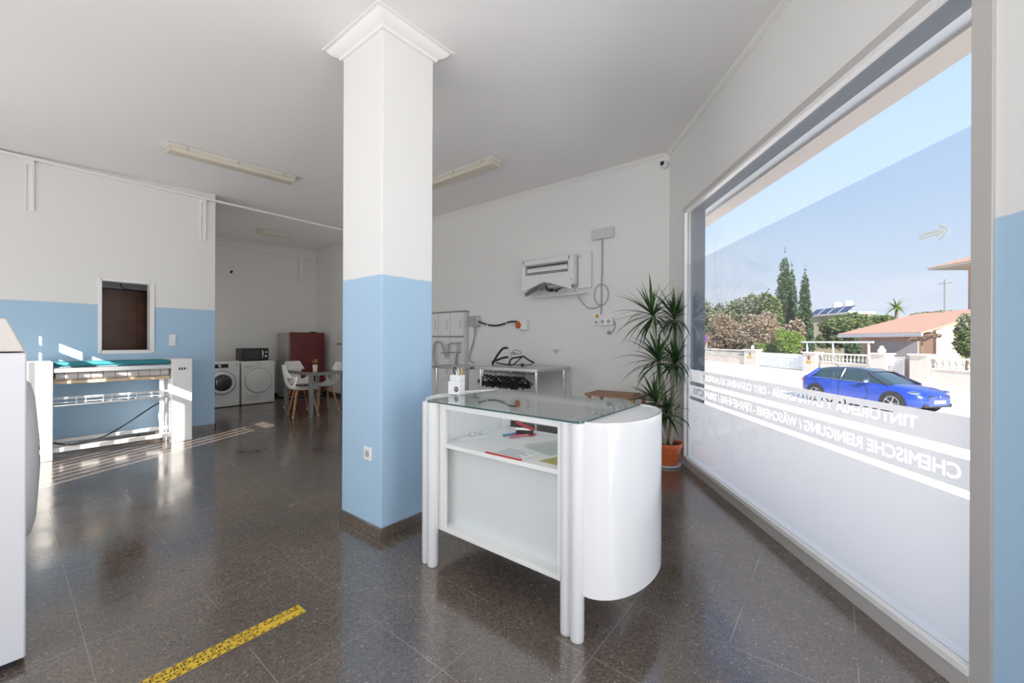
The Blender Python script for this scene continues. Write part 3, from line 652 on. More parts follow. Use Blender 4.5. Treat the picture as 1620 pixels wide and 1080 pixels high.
# ================================================================ CEILING LAMPS
def lamp(name, label, cx, cy, ln, w, rot, group):
    t = thing(name, label, 'ceiling lamp', (cx, cy, ceil_z(cy)), rot, group)
    tilt = math.atan(HS) if abs(rot) < .5 or abs(rot) > 2.8 else 0
    h = ln / 2
    hs = obj('housing', MB().box(-w / 2, w / 2, -h, h, -.042, -.002), M['lampw'], t, .004)
    prof = [(-w / 2 + .004, -.042), (-w / 2 + .006, -.060), (-w / 2 + .022, -.086), (w / 2 - .022, -.086), (w / 2 - .006, -.060), (w / 2 - .004, -.042)]
    ds = obj('diffuser', MB().add([(x, y, z) for y in (-h + .012, h - .012) for x, z in prof], [tuple(range(6)), tuple(range(11, 5, -1))] + [(i, 6 + i, 6 + (i + 1) % 6, (i + 1) % 6) for i in range(6)]), M['diff'], t, .003)
    for y in (-h * .75, 0, h * .78):
        for s in (-1, 1): obj('clip', MB().box(s * (w / 2) - .003, s * (w / 2) + .003, y - .014, y + .014, -.052, -.016), M['chrome'], t, 0)
    for o in t.children: o.rotation_euler = (tilt, 0, 0)
    return t
lamp('ceiling_lamp', 'long fluorescent ceiling lamp with beige cover above the roller iron', -5.50, 1.72, 1.28, .17, 0, 'fluorescent ceiling lamps')
lamp('ceiling_lamp', 'long fluorescent ceiling lamp partly hidden behind the column', -3.75, 3.62, 1.28, .17, PI / 2, 'fluorescent ceiling lamps')
lamp('ceiling_lamp', 'short fluorescent ceiling lamp in the dim alcove', -8.65, 3.36, .62, .14, 0, 'fluorescent ceiling lamps')
# small sensor and camera
t = thing('motion_sensor', 'white motion sensor on the left side of the column near the ceiling', 'sensor', (cx0, 1.62, 2.30))
obj('mount', MB().cyl((0, 0, 0), (-.035, 0, .01), .016, 10), M['lacq'], t); obj('body', MB().ell((-.052, 0, 0), (.024, .03, .056), 14, 8), M['lacq'], t)
p = on_y(1048, 257, YA - .07)
t = thing('security_camera', 'small white dome security camera in the ceiling corner above the shop window', 'security camera', (p.x, YA - .0, p.z))
obj('mount', MB().lathe([(.045, 0), (.045, .012), (.038, .02)], 20, Matrix.Rotation(PI / 2, 4, 'X')), M['lacq'], t)
obj('dome', MB().ell((0, -.05, 0), (.042, .042, .042), 18, 10), M['lacq'], t)
obj('lens', MB().lathe([(.024, 0), (.024, .01), (.020, .014)], 18, Matrix.Translation((-.012, -.085, .002)) @ Matrix.Rotation(PI / 2, 4, 'X') @ Matrix.Rotation(-.2, 4, 'Y')), M['black'], t)

# ================================================================ WALL ITEMS beside the shop window
# open air conditioner
ac = thing('air_conditioner', 'white split air conditioner with its cover hanging open high on the wall', 'air conditioner', (-3.13, YA, 2.2))
def ab(n, x0, x1, d0, d1, z0, z1, m, bev=.003, p=ac): return obj(n, MB().box(x0 + 3.13, x1 + 3.13, -d1, -d0, z0 - 2.2, z1 - 2.2), m, p, bev)
ab('back_plate', -3.53, -2.74, .0, .05, 2.02, 2.44, M['lgrey'])
ab('top_casing', -3.53, -2.74, .05, .16, 2.36, 2.44, M['lacq'], .015)
lc = MB().prism([(-.43, -.186), (-.34, -.196), (-.03, -.098), (.10, -.125), (.41, -.225), (.40, .018), (-.40, .018)], .150, .168, Matrix(((1, 0, 0, 0), (0, 0, -1, 0), (0, 1, 0, 0), (0, 0, 0, 1))))
obj('lower_casing', lc, M['lacq'], ac, .003)
ab('inner_tray', -3.46, -2.80, .02, .12, 2.02, 2.06, M['grey'])
ab('end_casing', -3.55, -3.49, .0, .16, 2.04, 2.44, M['lacq'], .012)
ab('end_casing', -2.78, -2.70, .0, .16, 2.04, 2.44, M['lacq'], .012)
ab('evaporator', -3.49, -2.78, .05, .10, 2.215, 2.36, M['lgrey'])
ab('dark_slot', -3.49, -2.78, .10, .104, 2.335, 2.352, M['black'], 0); ab('dark_slot', -3.49, -2.78, .10, .104, 2.222, 2.238, M['black'], 0)
ab('lamp_tube', -3.47, -2.80, .10, .13, 2.25, 2.325, M['chrome'], .01)
ab('side_cover', -2.69, -2.50, .0, .045, 1.99, 2.47, M['lacq'], .01)
ab('screw', -2.66, -2.645, .045, .05, 2.40, 2.43, M['grey'], .002)
gr = obj('vane', MB().box(-.175, .175, -.03, .0, -.026, .026), M['greym'], ac, .004); gr.location = (-.165, -.165, -.195); gr.rotation_euler = (0, math.radians(-22), 0)
v2 = obj('vane_rib', MB().box(-.165, .165, -.035, -.03, -.012, -.004).box(-.165, .165, -.035, -.03, .004, .012), M['black'], gr)
obj('wiring', MB().tube([(-.02, -.14, -.14), (.03, -.15, -.19), (.01, -.15, -.23), (.10, -.15, -.19), (.13, -.15, -.23), (.24, -.15, -.20)], .009, 6, smooth=1).box(.05, .10, -.155, -.12, -.235, -.20).box(.14, .18, -.155, -.12, -.24, -.21), M['black'], ac)
ab('drip_tray', -3.43, -2.56, .02, .15, 1.905, 1.925, M['lacq'], .008)
# drop box with cable loop and sockets
p0 = on_y(938, 362, YA); 
jb = thing('junction_box', 'flat grey trunking box high on the wall above the plant', 'junction box', (-2.34, YA, 2.665))
obj('body', MB().box(-.15, .15, -.05, 0, -.06, .075), M['lgrey'], jb, .003)
cb_ = MB(); y = -.012
cb_.tube([(-.01, y, -.06), (-.012, y, -.45), (-.02, y, -.62), (-.02, y, -.90), (-.025, y, -1.03)], .008, 6)
cbl = obj('white_conduit', cb_, M['cable'], loc=(-2.34, YA, 2.665)); tag(cbl, 'thin grey cable dropping from the trunking box to the double socket', 'cable')
cb_ = MB(); pts = []
for i in range(20): a = 2 * PI * i / 20; pts.append((-.02 + .10 * math.cos(a + PI / 2), y - .012, -.775 + .135 * math.sin(a + PI / 2)))
cb_.tube(pts, .006, 6, closed=True); cb_.tube([(-.02, y - .012, -.91), (-.10, y - .01, -.95), (-.22, y - .01, -.945), (-.33, y - .02, -.82), (-.37, y - .08, -.68), (-.385, -.17, -.55)], .006, 6, smooth=2)
cbl = obj('cable_loop', cb_, M['cable'], loc=(-2.34, YA, 2.665)); tag(cbl, 'looped grey cable leading from the wall cable to the open air conditioner', 'cable')
ds = thing('double_socket', 'white double wall socket at the end of the dropping cable behind the plant', 'socket', (-2.285, YA, 1.54))
obj('plate', MB().box(-.095, .095, -.045, 0, -.048, .048), M['alumw'], ds, .008)
for sx_ in (-.045, .04): obj('socket_hole', MB().lathe([(.026, 0), (.026, .003)], 20, Matrix.Translation((sx_, -.045, .0)) @ Matrix.Rotation(PI / 2, 4, 'X')), M['grey'], ds)
ss = thing('single_socket', 'white single wall socket left of the double socket', 'socket', (-2.43, YA, 1.535))
obj('plate', MB().box(-.038, .038, -.02, 0, -.042, .042), M['alumw'], ss, .006); obj('socket_hole', MB().lathe([(.022, 0), (.022, .002)], 20, Matrix.Translation((0, -.02, .0)) @ Matrix.Rotation(PI / 2, 4, 'X')), M['grey'], ss)
ws = thing('warning_sticker', 'small yellow electrical hazard triangle sticker above the single socket', 'sticker', (-2.425, YA - .001, 1.60))
obj('paper', MB().box(-.038, .038, -.0015, 0, -.012, .07), M['paper'], ws); obj('triangle', MB().add([(-.032, -.0022, -.008), (.032, -.0022, -.008), (0, -.0022, .052)], [(0, 1, 2)]), M['yel'], ws, smooth=0)
obj('bolt_mark', MB().add([(-.004, -.003, .03), (.008, -.003, .03), (.002, -.003, .016), (.009, -.003, .016), (-.006, -.003, -.002), (0, -.003, .012), (-.009, -.003, .012)], [(0, 5, 6), (0, 2, 5), (0, 1, 2), (2, 3, 5), (3, 4, 5)]), M['ink'], ws, smooth=0)
pg = thing('hanging_plug', 'small grey plug dangling on a cable under the double socket', 'plug', (-2.25, YA, 1.42))
obj('cord', MB().tube([(.075, -.012, .12), (.078, -.012, .05), (.05, -.012, .0), (.02, -.015, -.02)], .005, 6, smooth=1), M['cable'], pg); obj('plug_body', MB().ell((0, -.03, -.02), (.026, .025, .026), 12, 8), M['grey'], pg)
# grey box, black cable, red plug
gb = thing('switch_box', 'grey square switch box on the wall above the steel table', 'switch box', (-4.59, YA, 1.605))
obj('body', MB().box(-.085, .085, -.10, 0, -.085, .085), M['grey'], gb, .005); obj('lid', MB().box(.085, .10, -.09, -.005, -.075, .075), M['lgrey'], gb, .003)
k = obj('black_cable', MB().tube([(-4.49, YA - .05, 1.60), (-4.40, YA - .04, 1.565), (-4.25, YA - .03, 1.53), (-4.10, YA - .03, 1.525), (-3.98, YA - .03, 1.55), (-3.85, YA - .04, 1.585), (-3.70, YA - .06, 1.575)], .013, 8, smooth=2), M['black']); tag(k, 'thick black cable sagging between the grey switch box and the orange plug', 'cable')
for x, z in ((-4.30, 1.541), (-3.92, 1.565)): obj('cable_clip', MB().box(x - .008, x + .008, YA - .052, YA, z - .018, z + .018), M['lacq'], k, .002)
k = obj('drop_cable', MB().tube([(-4.58, YA - .04, 1.52), (-4.60, YA - .03, 1.35), (-4.68, YA - .03, 1.15), (-4.72, YA - .03, 1.02), (-4.70, YA - .03, .95), (-4.60, YA - .04, .93)], .010, 8, smooth=2), M['cable']); tag(k, 'dark grey cable hanging from the switch box down to the steel table', 'cable')
sk = thing('power_socket', 'white industrial wall socket holding an orange plug above the steel table', 'socket', (-3.60, YA, 1.525))
obj('plate', MB().box(-.055, .075, -.07, 0, -.075, .075), M['alumw'], sk, .01)
k = obj('orange_plug', MB().ell((0, 0, 0), (.042, .04, .055), 16, 10), M['orange'], loc=(-3.665, YA - .085, 1.525)); tag(k, 'orange plug pushed into the white industrial socket', 'plug')
vt = thing('pipe_valve', 'small steel valve stub on the wall right of the switch box', 'valve', (-3.05, YA, 1.16))
obj('stub', MB().cyl((0, 0, 0), (0, -.05, 0), .018, 12), M['steel'], vt); obj('lever', MB().box(-.05, .05, -.05, -.04, -.006, .006), M['steel'], vt, .002); obj('nut', MB().cyl((0, -.03, -.02), (0, -.03, -.05), .012, 8), M['steel'], vt)
# wall hook items of the alcove
t = thing('alcove_valve', 'small dark pipe fitting on the side wall of the alcove near the red fridge', 'valve', (-8.83, YA, 1.21))
obj('stub', MB().cyl((0, 0, 0), (0, -.07, 0), .022, 10), M['greym'], t); obj('lever', MB().box(-.08, .08, -.075, -.06, -.010, .010), M['greym'], t, .002)
k = obj('wall_screw', MB().cyl((AX, 3.05, 2.72), (AX + .05, 3.05, 2.74), .022, 8), M['blackm']); tag(k, 'dark bolt stub high on the far alcove wall', 'bolt')
t = thing('column_socket', 'white wall socket low on the blue column', 'socket', (-2.432, cy0, .530))
obj('plate', MB().box(-.042, .042, -.012, 0, -.044, .044), M['alumw'], t, .003); obj('socket_hole', MB().lathe([(.024, 0), (.022, .002)], 20, Matrix.Translation((0, -.012, .0)) @ Matrix.Rotation(PI / 2, 4, 'X')), M['grey'], t)
mb = MB()
for z in (-.0, .06): mb.lathe([(.026, 0), (.026, .01)], 12, Matrix.Translation((0, 0, z)) @ Matrix.Rotation(PI / 2, 4, 'X'))
k = obj('wall_buttons', mb, M['grey'], loc=(-8.09, YA, 1.60)); tag(k, 'pair of small grey round wall buttons on the alcove side wall', 'button')

# ================================================================ STEEL TABLE WITH HANGERS, WHITE CABINET
def steel_table(name, label, x0, x1, y0, y1, zt, th, legs, m=M['steel']):
    cx, cy = (x0 + x1) / 2, (y0 + y1) / 2
    t = thing(name, label, 'table', (cx, cy, 0))
    obj('table_top', MB().box(x0 - cx, x1 - cx, y0 - cy, y1 - cy, zt - th, zt), m, t, .004)
    for x, y in legs: 
        l = obj('leg', MB().lathe([(.019, .02), (.019, zt - th)], 16), M['chrome'], t, loc=(x - cx, y - cy, 0)); obj('foot', MB().lathe([(.016, 0), (.022, .01), (.019, .03)], 14), M['black'], l)
    return t
tb = steel_table('steel_table', 'stainless steel table with round legs against the wall behind the counter', -3.86, -2.805, 4.03, 4.80, .945, .04, [(-3.78, 4.09), (-2.86, 4.09), (-3.78, 4.74), (-2.86, 4.74)])
steel_table('steel_bench', 'narrow steel bench end just left of the stainless table behind the column', -4.62, -3.90, 3.90, 4.40, .93, .035, [(-4.52, 3.95), (-3.97, 4.34), (-4.52, 4.34)])
cbt = thing('white_cabinet', 'tall white cabinet with grey hoses hanging in front between the column and the switch box', 'cabinet', (-5.3, YA, 0))
obj('body', MB().box(-.40, .53, -.10, -.01, 0, 1.765), M['lam'], cbt, .004)
obj('top_edge', MB().box(-.41, .54, -.11, -.0, 1.765, 1.785), M['greym'], cbt, .002)
for x0, x1, z0, z1 in [(a_, b_, c_, d_) for a_, b_ in ((-.39, -.10), (-.09, .20), (.21, .52)) for c_, d_ in ((1.375, 1.755), (.98, 1.345), (.62, .97), (.08, .61))]:
    d = obj('door', MB().box(x0, x1, -.115, -.101, z0, z1), M['lam'], cbt, .003); 
    obj('handle', MB().tube([(x1 - .05, -.116, (z0 + z1) / 2 - .08), (x1 - .05, -.135, (z0 + z1) / 2 - .07), (x1 - .05, -.135, (z0 + z1) / 2 + .07), (x1 - .05, -.116, (z0 + z1) / 2 + .08)], .004, 6), M['grey'], d)
obj('shelf_edge', MB().box(-.40, .53, -.125, -.10, 1.350, 1.368), M['greym'], cbt, .002)
YH = YA - .17
def onh(pts): return [tuple(on_y(x, y, YH)) for x, y in pts]
k = obj('grey_hose', MB().tube(onh([(690, 578), (686, 570), (685.5, 550), (688, 542), (696, 541), (700, 547), (703, 560), (706, 567), (709, 558), (710, 545), (714, 543), (729, 543)]), .014, 8, smooth=2), M['grey']); tag(k, 'grey looped hose hanging in front of the tall white cabinet', 'hose')
k = obj('steam_wand', MB().tube(onh([(722, 543), (722.5, 556), (720.5, 566), (720, 578)]), [.010, .012, .022, .022], 8), M['greym']); tag(k, 'grey steam wand hanging on the tall white cabinet beside the looped hose', 'steam wand')
k = obj('hook_rail', MB().tube(onh([(698, 559), (712, 558), (728, 558)]), .008, 6), M['greym']); tag(k, 'thin horizontal grey bar across the tall white cabinet behind the steam wand', 'bar')
def hanger_mesh(clip=False, flip=False):
    mb = MB(); s = -1 if flip else 1
    mb.tube([(0, 0, s * .0), (.0, 0, s * .02), (-.21, 0, -s * .085), (-.205, 0, -s * .098), (.205, 0, -s * .098), (.21, 0, -s * .085), (0, 0, s * .02)], .0075, 6)
    mb.tube([(0, 0, .01 * s), (0, 0, .05 * s), (-.022, 0, .068 * s), (-.012, 0, .092 * s), (.014, 0, .09 * s), (.022, 0, .072 * s)], .003, 6, smooth=1)
    if clip:
        for x in (-.14, .14): mb.box(x - .022, x + .022, -.010, .010, -.15, -.09)
    return mb
hg0 = None; rng = random.Random(5)
rod = obj('hanging_rod', MB().cyl((-3.84, 4.25, .862), (-2.95, 4.25, .862), .008, 10), M['chrome'], tb); rod.location = (3.3325, -4.415, 0)
ring = hanger_mesh(True)
for k in range(34):
    x = -3.86 + k * .0215
    m_ = None
    if hg0 is None:
        hg0 = obj('clothes_hanger', ring, M['blackm'])
        h_ = hg0
    else:
        h_ = hg0.copy(); C.objects.link(h_)
    h_.location = (x, 4.25, .790 + rng.uniform(-.012, .012)); h_.rotation_euler = (rng.uniform(-.08, .08), rng.uniform(-.05, .05), PI / 2 + rng.uniform(-.9, .3))
    h_.scale = (.60, 1, .85)
    tag(h_, 'black clip hanger in the dense row hanging under the steel table', 'clothes hanger', 'hangers under the steel table')
# hangers heaped on the table top
for k, (pts, r_, lab) in enumerate((
    ([(-3.80, 0, .955), (-3.74, 0, 1.05), (-3.66, 0, 1.14), (-3.60, 0, 1.19), (-3.53, 0, 1.19)], .016, 'black broad shouldered hanger standing tallest in the heap on the steel table'),
    ([(-3.84, 0, .985), (-3.72, 0, 1.025), (-3.63, 0, 1.055), (-3.55, 0, 1.062)], .015, 'black hanger arm lying flat under the tall hanger on the steel table'),
    ([(-3.80, 0, .975), (-3.70, 0, .962), (-3.58, 0, .955), (-3.50, 0, .957)], .009, 'thin black hanger lying lowest on the steel table'))):
    o = thing('loose_hanger', lab, 'clothes hanger', (0, 4.35 + k * .04, 0), 0, 'loose hangers on the steel table')
    obj('arm', MB().tube(pts, r_, 8, smooth=1), M['black'], o); e_ = pts[-1]
    obj('hook', MB().tube([e_, (e_[0] + .03, 0, e_[2] + .012), (e_[0] + .04, 0, e_[2] - .04), (e_[0] + .03, 0, e_[2] - .08)], .004, 6, smooth=1), M['chrome'], o)
o = thing('clip_hanger', 'black trouser hanger with clips leaning right on the steel table', 'clothes hanger', (0, 4.38, 0), 0, 'loose hangers on the steel table')
obj('arm', MB().tube([(-3.52, 0, .97), (-3.49, 0, 1.05), (-3.33, 0, 1.07), (-3.28, 0, 1.085), (-3.20, 0, 1.04), (-3.10, 0, 1.0)], .012, 8, smooth=1).tube([(-3.30, 0, 1.07), (-3.38, 0, 1.01), (-3.44, 0, .965)], .008, 6), M['black'], o)
obj('bar', MB().tube([(-3.48, 0, .965), (-3.30, 0, .958), (-3.18, 0, .968), (-3.12, 0, .985)], .006, 6).cyl((-3.29, -.012, .965), (-3.29, .012, .965), .022, 12), M['black'], o)
obj('hook', MB().tube([(-3.48, 0, 1.06), (-3.49, 0, 1.12), (-3.42, 0, 1.17), (-3.34, 0, 1.15), (-3.30, 0, 1.125), (-3.33, 0, 1.11), (-3.44, 0, 1.115)], .006, 6, smooth=1).box(-3.48, -3.42, -.01, .01, 1.10, 1.135), M['greym'], o)
# low wooden table behind the counter
lt = thing('wooden_side_table', 'low brown wooden table between the counter and the plant', 'table', (-1.95, 4.38, 0))
obj('table_top', MB().box(-.30, .30, -.20, .20, .665, .69), M['board'], lt, .004)
for x in (-.26, .26):
    for y in (-.16, .16): obj('leg', MB().box(x - .018, x + .018, y - .018, y + .018, 0, .665), M['wood'], lt, .002)
o = obj('folded_cardboard', MB().box(-.26, .24, -.12, .14, 0, .010), M['board'], loc=(-1.96, 4.38, .691), rotz=.1); tag(o, 'flat brown cardboard lying on the low wooden table behind the counter', 'cardboard')
# ================================================================ DRACAENA
PX, PY = -1.365, 4.335
pt = thing('potted_dracaena', 'tall potted dracaena with drooping leaf tufts in the corner by the shop window', 'plant', (PX, PY, 0))
obj('pot', MB().lathe([(.095, .018), (.115, .06), (.140, .20), (.152, .203), (.153, .238), (.143, .240), (.138, .215), (.001, .212)], 36), M['terra'], pt)
obj('saucer', MB().lathe([(.118, 0), (.138, .004), (.145, .024), (.138, .024), (.128, .012), (.001, .010)], 36), M['lacq'], pt)
obj('soil', MB().lathe([(.138, .216), (.07, .224), (.001, .226)], 20), M['soil'], pt)
def rel(px, py, dd=0.0):
    r = ray(px, py); k = 4.26 + dd; p = EYEV + r * k; return Vector((p.x - PX, p.y - PY, p.z))
heads = [(rel(1033, 499, -.02), .46, 42), (rel(1066, 505, .10), .42, 50), (rel(1041, 572, -.12), .45, 50), (rel(1069, 574, .02), .42, 46), (rel(1040, 637, -.10), .38, 42), (rel(1056, 655, -.02), .36, 40)]
rng = random.Random(11)
def tuft(c, ln, n, axis, sd):
    rg = random.Random(sd); mb = MB()
    ax = Vector(axis).normalized(); u = ax.orthogonal().normalized(); w = ax.cross(u)
    for i in range(n):
        az = i * 2.399963 + rg.uniform(-.2, .2); fr = i / n
        el = math.radians(72 - 95 * fr + rg.uniform(-9, 9))      # upright in the centre, hanging at the base
        d = (u * math.cos(az) + w * math.sin(az)) * math.cos(el) + ax * math.sin(el)
        l = ln * rg.uniform(.80, 1.15) * (.8 + .25 * math.sin(PI * fr)); droop = rg.uniform(.6, 1.5) * (0.4 + 1.0 * fr)
        side = d.cross(Vector((0, 0, 1))); side = side.normalized() if side.length > .05 else u
        st_ = c + ax * (.06 * (1 - fr) - .02) ; pos = st_.copy(); dr_ = d.copy(); seg = 8; L1 = []; L2 = []; Mid = []
        wd = rg.uniform(.0125, .019)
        for k in range(seg + 1):
            f = k / seg; w_ = wd * (.5 + 1.3 * f if f < .35 else (1 - f) / .65 + .02)
            up = side.cross(dr_).normalized()
            L1.append(pos + side * w_ + up * w_ * .35); L2.append(pos - side * w_ + up * w_ * .35); Mid.append(pos.copy())
            dr_ = (dr_ + Vector((0, 0, -1)) * droop * (l / seg) * (1.2 + 2.2 * f)).normalized(); pos = pos + dr_ * (l / seg)
            # keep the blades off the walls and glass
            g = WMI @ Vector((pos.x + PX, pos.y + PY, pos.z))
            if g.x > V0 - .05:
                q = WM @ Vector((V0 - .05, g.y, g.z)); pos = Vector((q.x - PX, q.y - PY, q.z))
            if pos.y + PY > YA - .03: pos.y = YA - .03 - PY
        mb.grid([L1, Mid, L2])
    return mb
for i, (c, ln, n) in enumerate(heads):
    ax = (rng.uniform(-.25, .25), rng.uniform(-.25, .25), 1)
    if i == 0: ax = (-.45, -.15, 1)
    if i == 4: ax = (-.5, -.3, 1)
    obj('leaf_tuft', tuft(c, ln, n, ax, 20 + i), M['leaf'], pt, smooth=60)
def cane(base, top, r0, r1, bend=(0, 0)):
    mid = (Vector(base) + top) / 2 + Vector((bend[0], bend[1], 0))
    return MB().tube([base, tuple((Vector(base) * .75 + top * .25) + Vector((bend[0] * .7, bend[1] * .7, 0))), tuple(mid), tuple(top + Vector((0, 0, -.10))), tuple(top + Vector((0, 0, .02)))], [r0, r0, r0 * .95, r1, r1 * .8], 10)
obj('cane', cane((-.02, .01, .21), heads[0][0], .017, .012, (.03, .02)), M['cane'], pt)
obj('cane', cane((.03, .02, .21), heads[1][0], .020, .012), M['cane'], pt)
obj('cane', cane((-.03, -.03, .21), heads[2][0], .017, .011, (-.01, -.03)), M['cane'], pt)
obj('cane', cane((.04, -.01, .21), heads[3][0], .014, .010), M['cane'], pt)
obj('cane', cane((.0, -.04, .21), heads[4][0], .014, .010), M['cane'], pt)
obj('cane', cane((.01, .04, .21), heads[5][0], .012, .010), M['cane'], pt)

# ================================================================ ALCOVE FURNITURE
def washer(name, label, cat, y0, y1, kind):
    cy = (y0 + y1) / 2; t = thing(name, label, cat, (-9.42, cy, 0)); w = (y1 - y0) / 2; xf = .29
    obj('body', MB().box(-.29, xf, -w, w, .012, .862), M['appl'], t, .008)
    obj('plinth', MB().box(-.27, xf - .02, -w + .02, w - .02, 0, .012), M['black'], t)
    R_ = Matrix.Translation((xf, 0, .47)) @ Matrix.Rotation(PI / 2, 4, 'Y')
    if kind == 'washer':
        d = obj('door', MB().lathe([(.215, 0), (.215, .02), (.20, .038), (.165, .042), (.155, .03)], 40, R_), M['lacq'], t)
        obj('door_ring', MB().lathe([(.232, 0), (.232, .006), (.216, .008)], 40, R_), M['greym'], d)
        obj('door_glass', MB().lathe([(.160, .02), (.155, .035), (.12, .05), (.06, .06), (.001, .062)], 36, R_), M['dglass'], d)
        p = obj('control_panel', MB().box(xf, xf + .006, -.20, .10, .755, .825), M['black'], t, .002)
        obj('knob', MB().lathe([(.030, 0), (.030, .014), (.024, .020), (.020, .012), (.001, .012)], 24, Matrix.Translation((xf + .006, -.04, .79)) @ Matrix.Rotation(PI / 2, 4, 'Y')), M['chrome'], p)
        obj('badge', MB().box(xf, xf + .002, .225, .255, .79, .815), M['grey'], t)
    else:
        d = obj('door', MB().lathe([(.238, 0), (.240, .012), (.232, .022), (.19, .024), (.10, .026), (.001, .026)], 44, R_), M['appl'], t)
        obj('door_ring', MB().lathe([(.250, .0), (.250, .004), (.240, .006)], 44, R_), M['greym'], d)
        obj('drawer', MB().box(xf, xf + .004, -.27, -.10, .735, .79), M['appl'], t, .002)
        obj('label_plate', MB().box(xf + .004, xf + .006, -.245, -.13, .752, .770), M['lgrey'], t)
        g = MB()
        for k in range(5): g.box(xf, xf + .004, -.22, .02, .09 + k * .022, .099 + k * .022)
        obj('vent_grille', g, M['lgrey'], t)
        obj('lock', MB().box(xf, xf + .003, -.005, .01, .80, .83), M['grey'], t)
    return t
washer('washing_machine', 'white washing machine with dark round glass door, partly hidden by the blue wall edge', 'washing machine', 2.345, 2.93, 'washer')
washer('tumble_dryer', 'white tumble dryer with solid round door carrying the microwave', 'tumble dryer', 2.965, 3.565, 'dryer')
mw = thing('microwave', 'black microwave with silver handle standing on the tumble dryer', 'microwave', (-9.46, 3.262, .8625))
obj('body', MB().box(-.17, .17, -.245, .245, .008, .258), M['black'], mw, .004)
obj('window', MB().box(.17, .174, -.22, .10, .03, .235), M['dglass'], mw, .001)
obj('control_panel', MB().box(.17, .176, .135, .243, .012, .254), M['blackm'], mw, .001)
obj('handle', MB().tube([(.175, .12, .215), (.205, .122, .195), (.205, .122, .07), (.175, .12, .05)], .009, 8, smooth=1), M['chrome'], mw)
for z in (.175, .095): obj('knob', MB().lathe([(.022, 0), (.022, .012), (.017, .014), (.016, .008), (.001, .008)], 18, Matrix.Translation((.176, .19, z)) @ Matrix.Rotation(PI / 2, 4, 'Y')), M['chrome'], mw)
rf = thing('red_fridge', 'glossy dark red fridge standing in the corner of the alcove', 'fridge', (-9.62, 4.33, 0))
obj('body', MB().box(-.34, .24, -.385, .385, .02, 1.46), mat('fridge_body', (0.42, 0.41, 0.40), .4), rf, .01)
obj('door', MB().box(.245, .31, -.385, .385, .06, 1.465), M['red'], rf, .012)
obj('hinge', MB().box(.18, .30, .10, .20, 1.465, 1.485), M['blackm'], rf, .003)
obj('foot', MB().box(-.30, .22, -.36, .36, 0, .02), M['black'], rf)
# dining table
dt = thing('dining_table', 'grey metal framed dining table with glass top in the alcove', 'table', (-7.36, 3.545, 0))
dx, dy = .50, .315
fr = MB(); fr.box(-dx, dx, -dy, -dy + .045, .69, .742); fr.box(-dx, dx, dy - .045, dy, .69, .742); fr.box(-dx, -dx + .045, -dy + .045, dy - .045, .69, .742); fr.box(dx - .045, dx, -dy + .045, dy - .045, .69, .742)
obj('frame', fr, M['greym'], dt, .003)
obj('glass_top', MB().box(-dx - .005, dx + .005, -dy - .005, dy + .005, .7425, .7505), M['topg'], dt, smooth=0)
for x in (-dx + .03, dx - .03):
    for y in (-dy + .03, dy - .03):
        l = obj('leg', MB().box(x - .029, x + .029, y - .029, y + .029, .02, .69), M['greym'], dt, .003)
        obj('foot', MB().lathe([(.03, 0), (.032, .006), (.02, .02)], 14, Matrix.Translation((x, y, 0))), M['steel'], l)
def chair(label, loc, rz):
    """shell chair, sitter faces local +y"""
    t = thing('shell_chair', label, 'chair', loc, rz, 'white shell chairs around the dining table')
    rows = []
    prof = [(.24, .465, .20, .0), (.22, .450, .215, .008), (.09, .435, .235, .012), (-.07, .435, .24, .018), (-.17, .45, .245, .035), (-.22, .49, .26, .06), (-.25, .56, .26, .07), (-.27, .65, .24, .045), (-.29, .76, .19, .02), (-.30, .88, .15, .01)]
    nn = 13
    for y, z, w, cup in prof:
        r = []
        for i in range(nn):
            f = -1 + 2 * i / (nn - 1); c_ = abs(f) ** 2.5
            r.append((f * w, y + (cup * 2.0 * c_ if z > .47 else 0), z + (cup * 2.2 * c_ if z <= .56 else 0)))
        rows.append(r)
    top = MB().grid(rows)
    # openings at the sides of the lower back
    holes = {(j, i) for j in (5, 6) for i in (1, 2, nn - 4, nn - 3)}
    fs = [f for k, f in enumerate(top.f) if (k // (nn - 1), k % (nn - 1)) not in holes]
    top.f = fs
    s_ = obj('seat_shell', top, M['shell'], t, smooth=180)
    so = s_.modifiers.new('solid', 'SOLIDIFY'); so.thickness = .012; so.offset = 0
    su = s_.modifiers.new('sub', 'SUBSURF'); su.levels = 2; su.render_levels = 2
    for x, y in ((-.1, .12), (.1, .12), (-.1, -.10), (.1, -.10)):
        fx, fy = x * 2.3, y * 1.75 - .0
        l = obj('leg', MB().cyl((fx, fy, .012), (x, y, .425), .011, 10, .017), M['wood'], t)
        obj('foot', MB().cyl((fx, fy, 0), (fx, fy, .016), .012, 10), M['lacq'], l)
    obj('strut', MB().tube([(-.13, .145, .33), (.13, -.125, .33)], .005, 6).tube([(.13, .145, .335), (-.13, -.125, .335)], .005, 6), M['blackm'], t)
    return t
chair('white shell chair at the near left corner of the dining table, back towards the camera', (-7.20, 3.25, 0), math.radians(-14))
chair('white shell chair at the left end of the dining table, before the red fridge', (-8.12, 3.64, 0), math.radians(-84))
chair('white shell chair on the right side of the dining table, facing left', (-7.50, 3.79, 0), math.radians(176))
vs_ = thing('flower_mug', 'yellow and white striped pot with pink and yellow flowers on the dining table', 'flower pot', (-7.25, 3.50, .751))
obj('pot', MB().lathe([(.034, 0), (.042, .10), (.038, .10), (.034, .02), (.001, .02)], 20), mat('cream_pot', (0.72, .62, .36), .4), vs_)
sb = MB()
for z in (.022, .05, .078): sb.lathe([(.0365 + z * .08, z), (.0372 + (z + .012) * .08, z + .012)], 20)
obj('stripe', sb, M['lacq'], vs_)
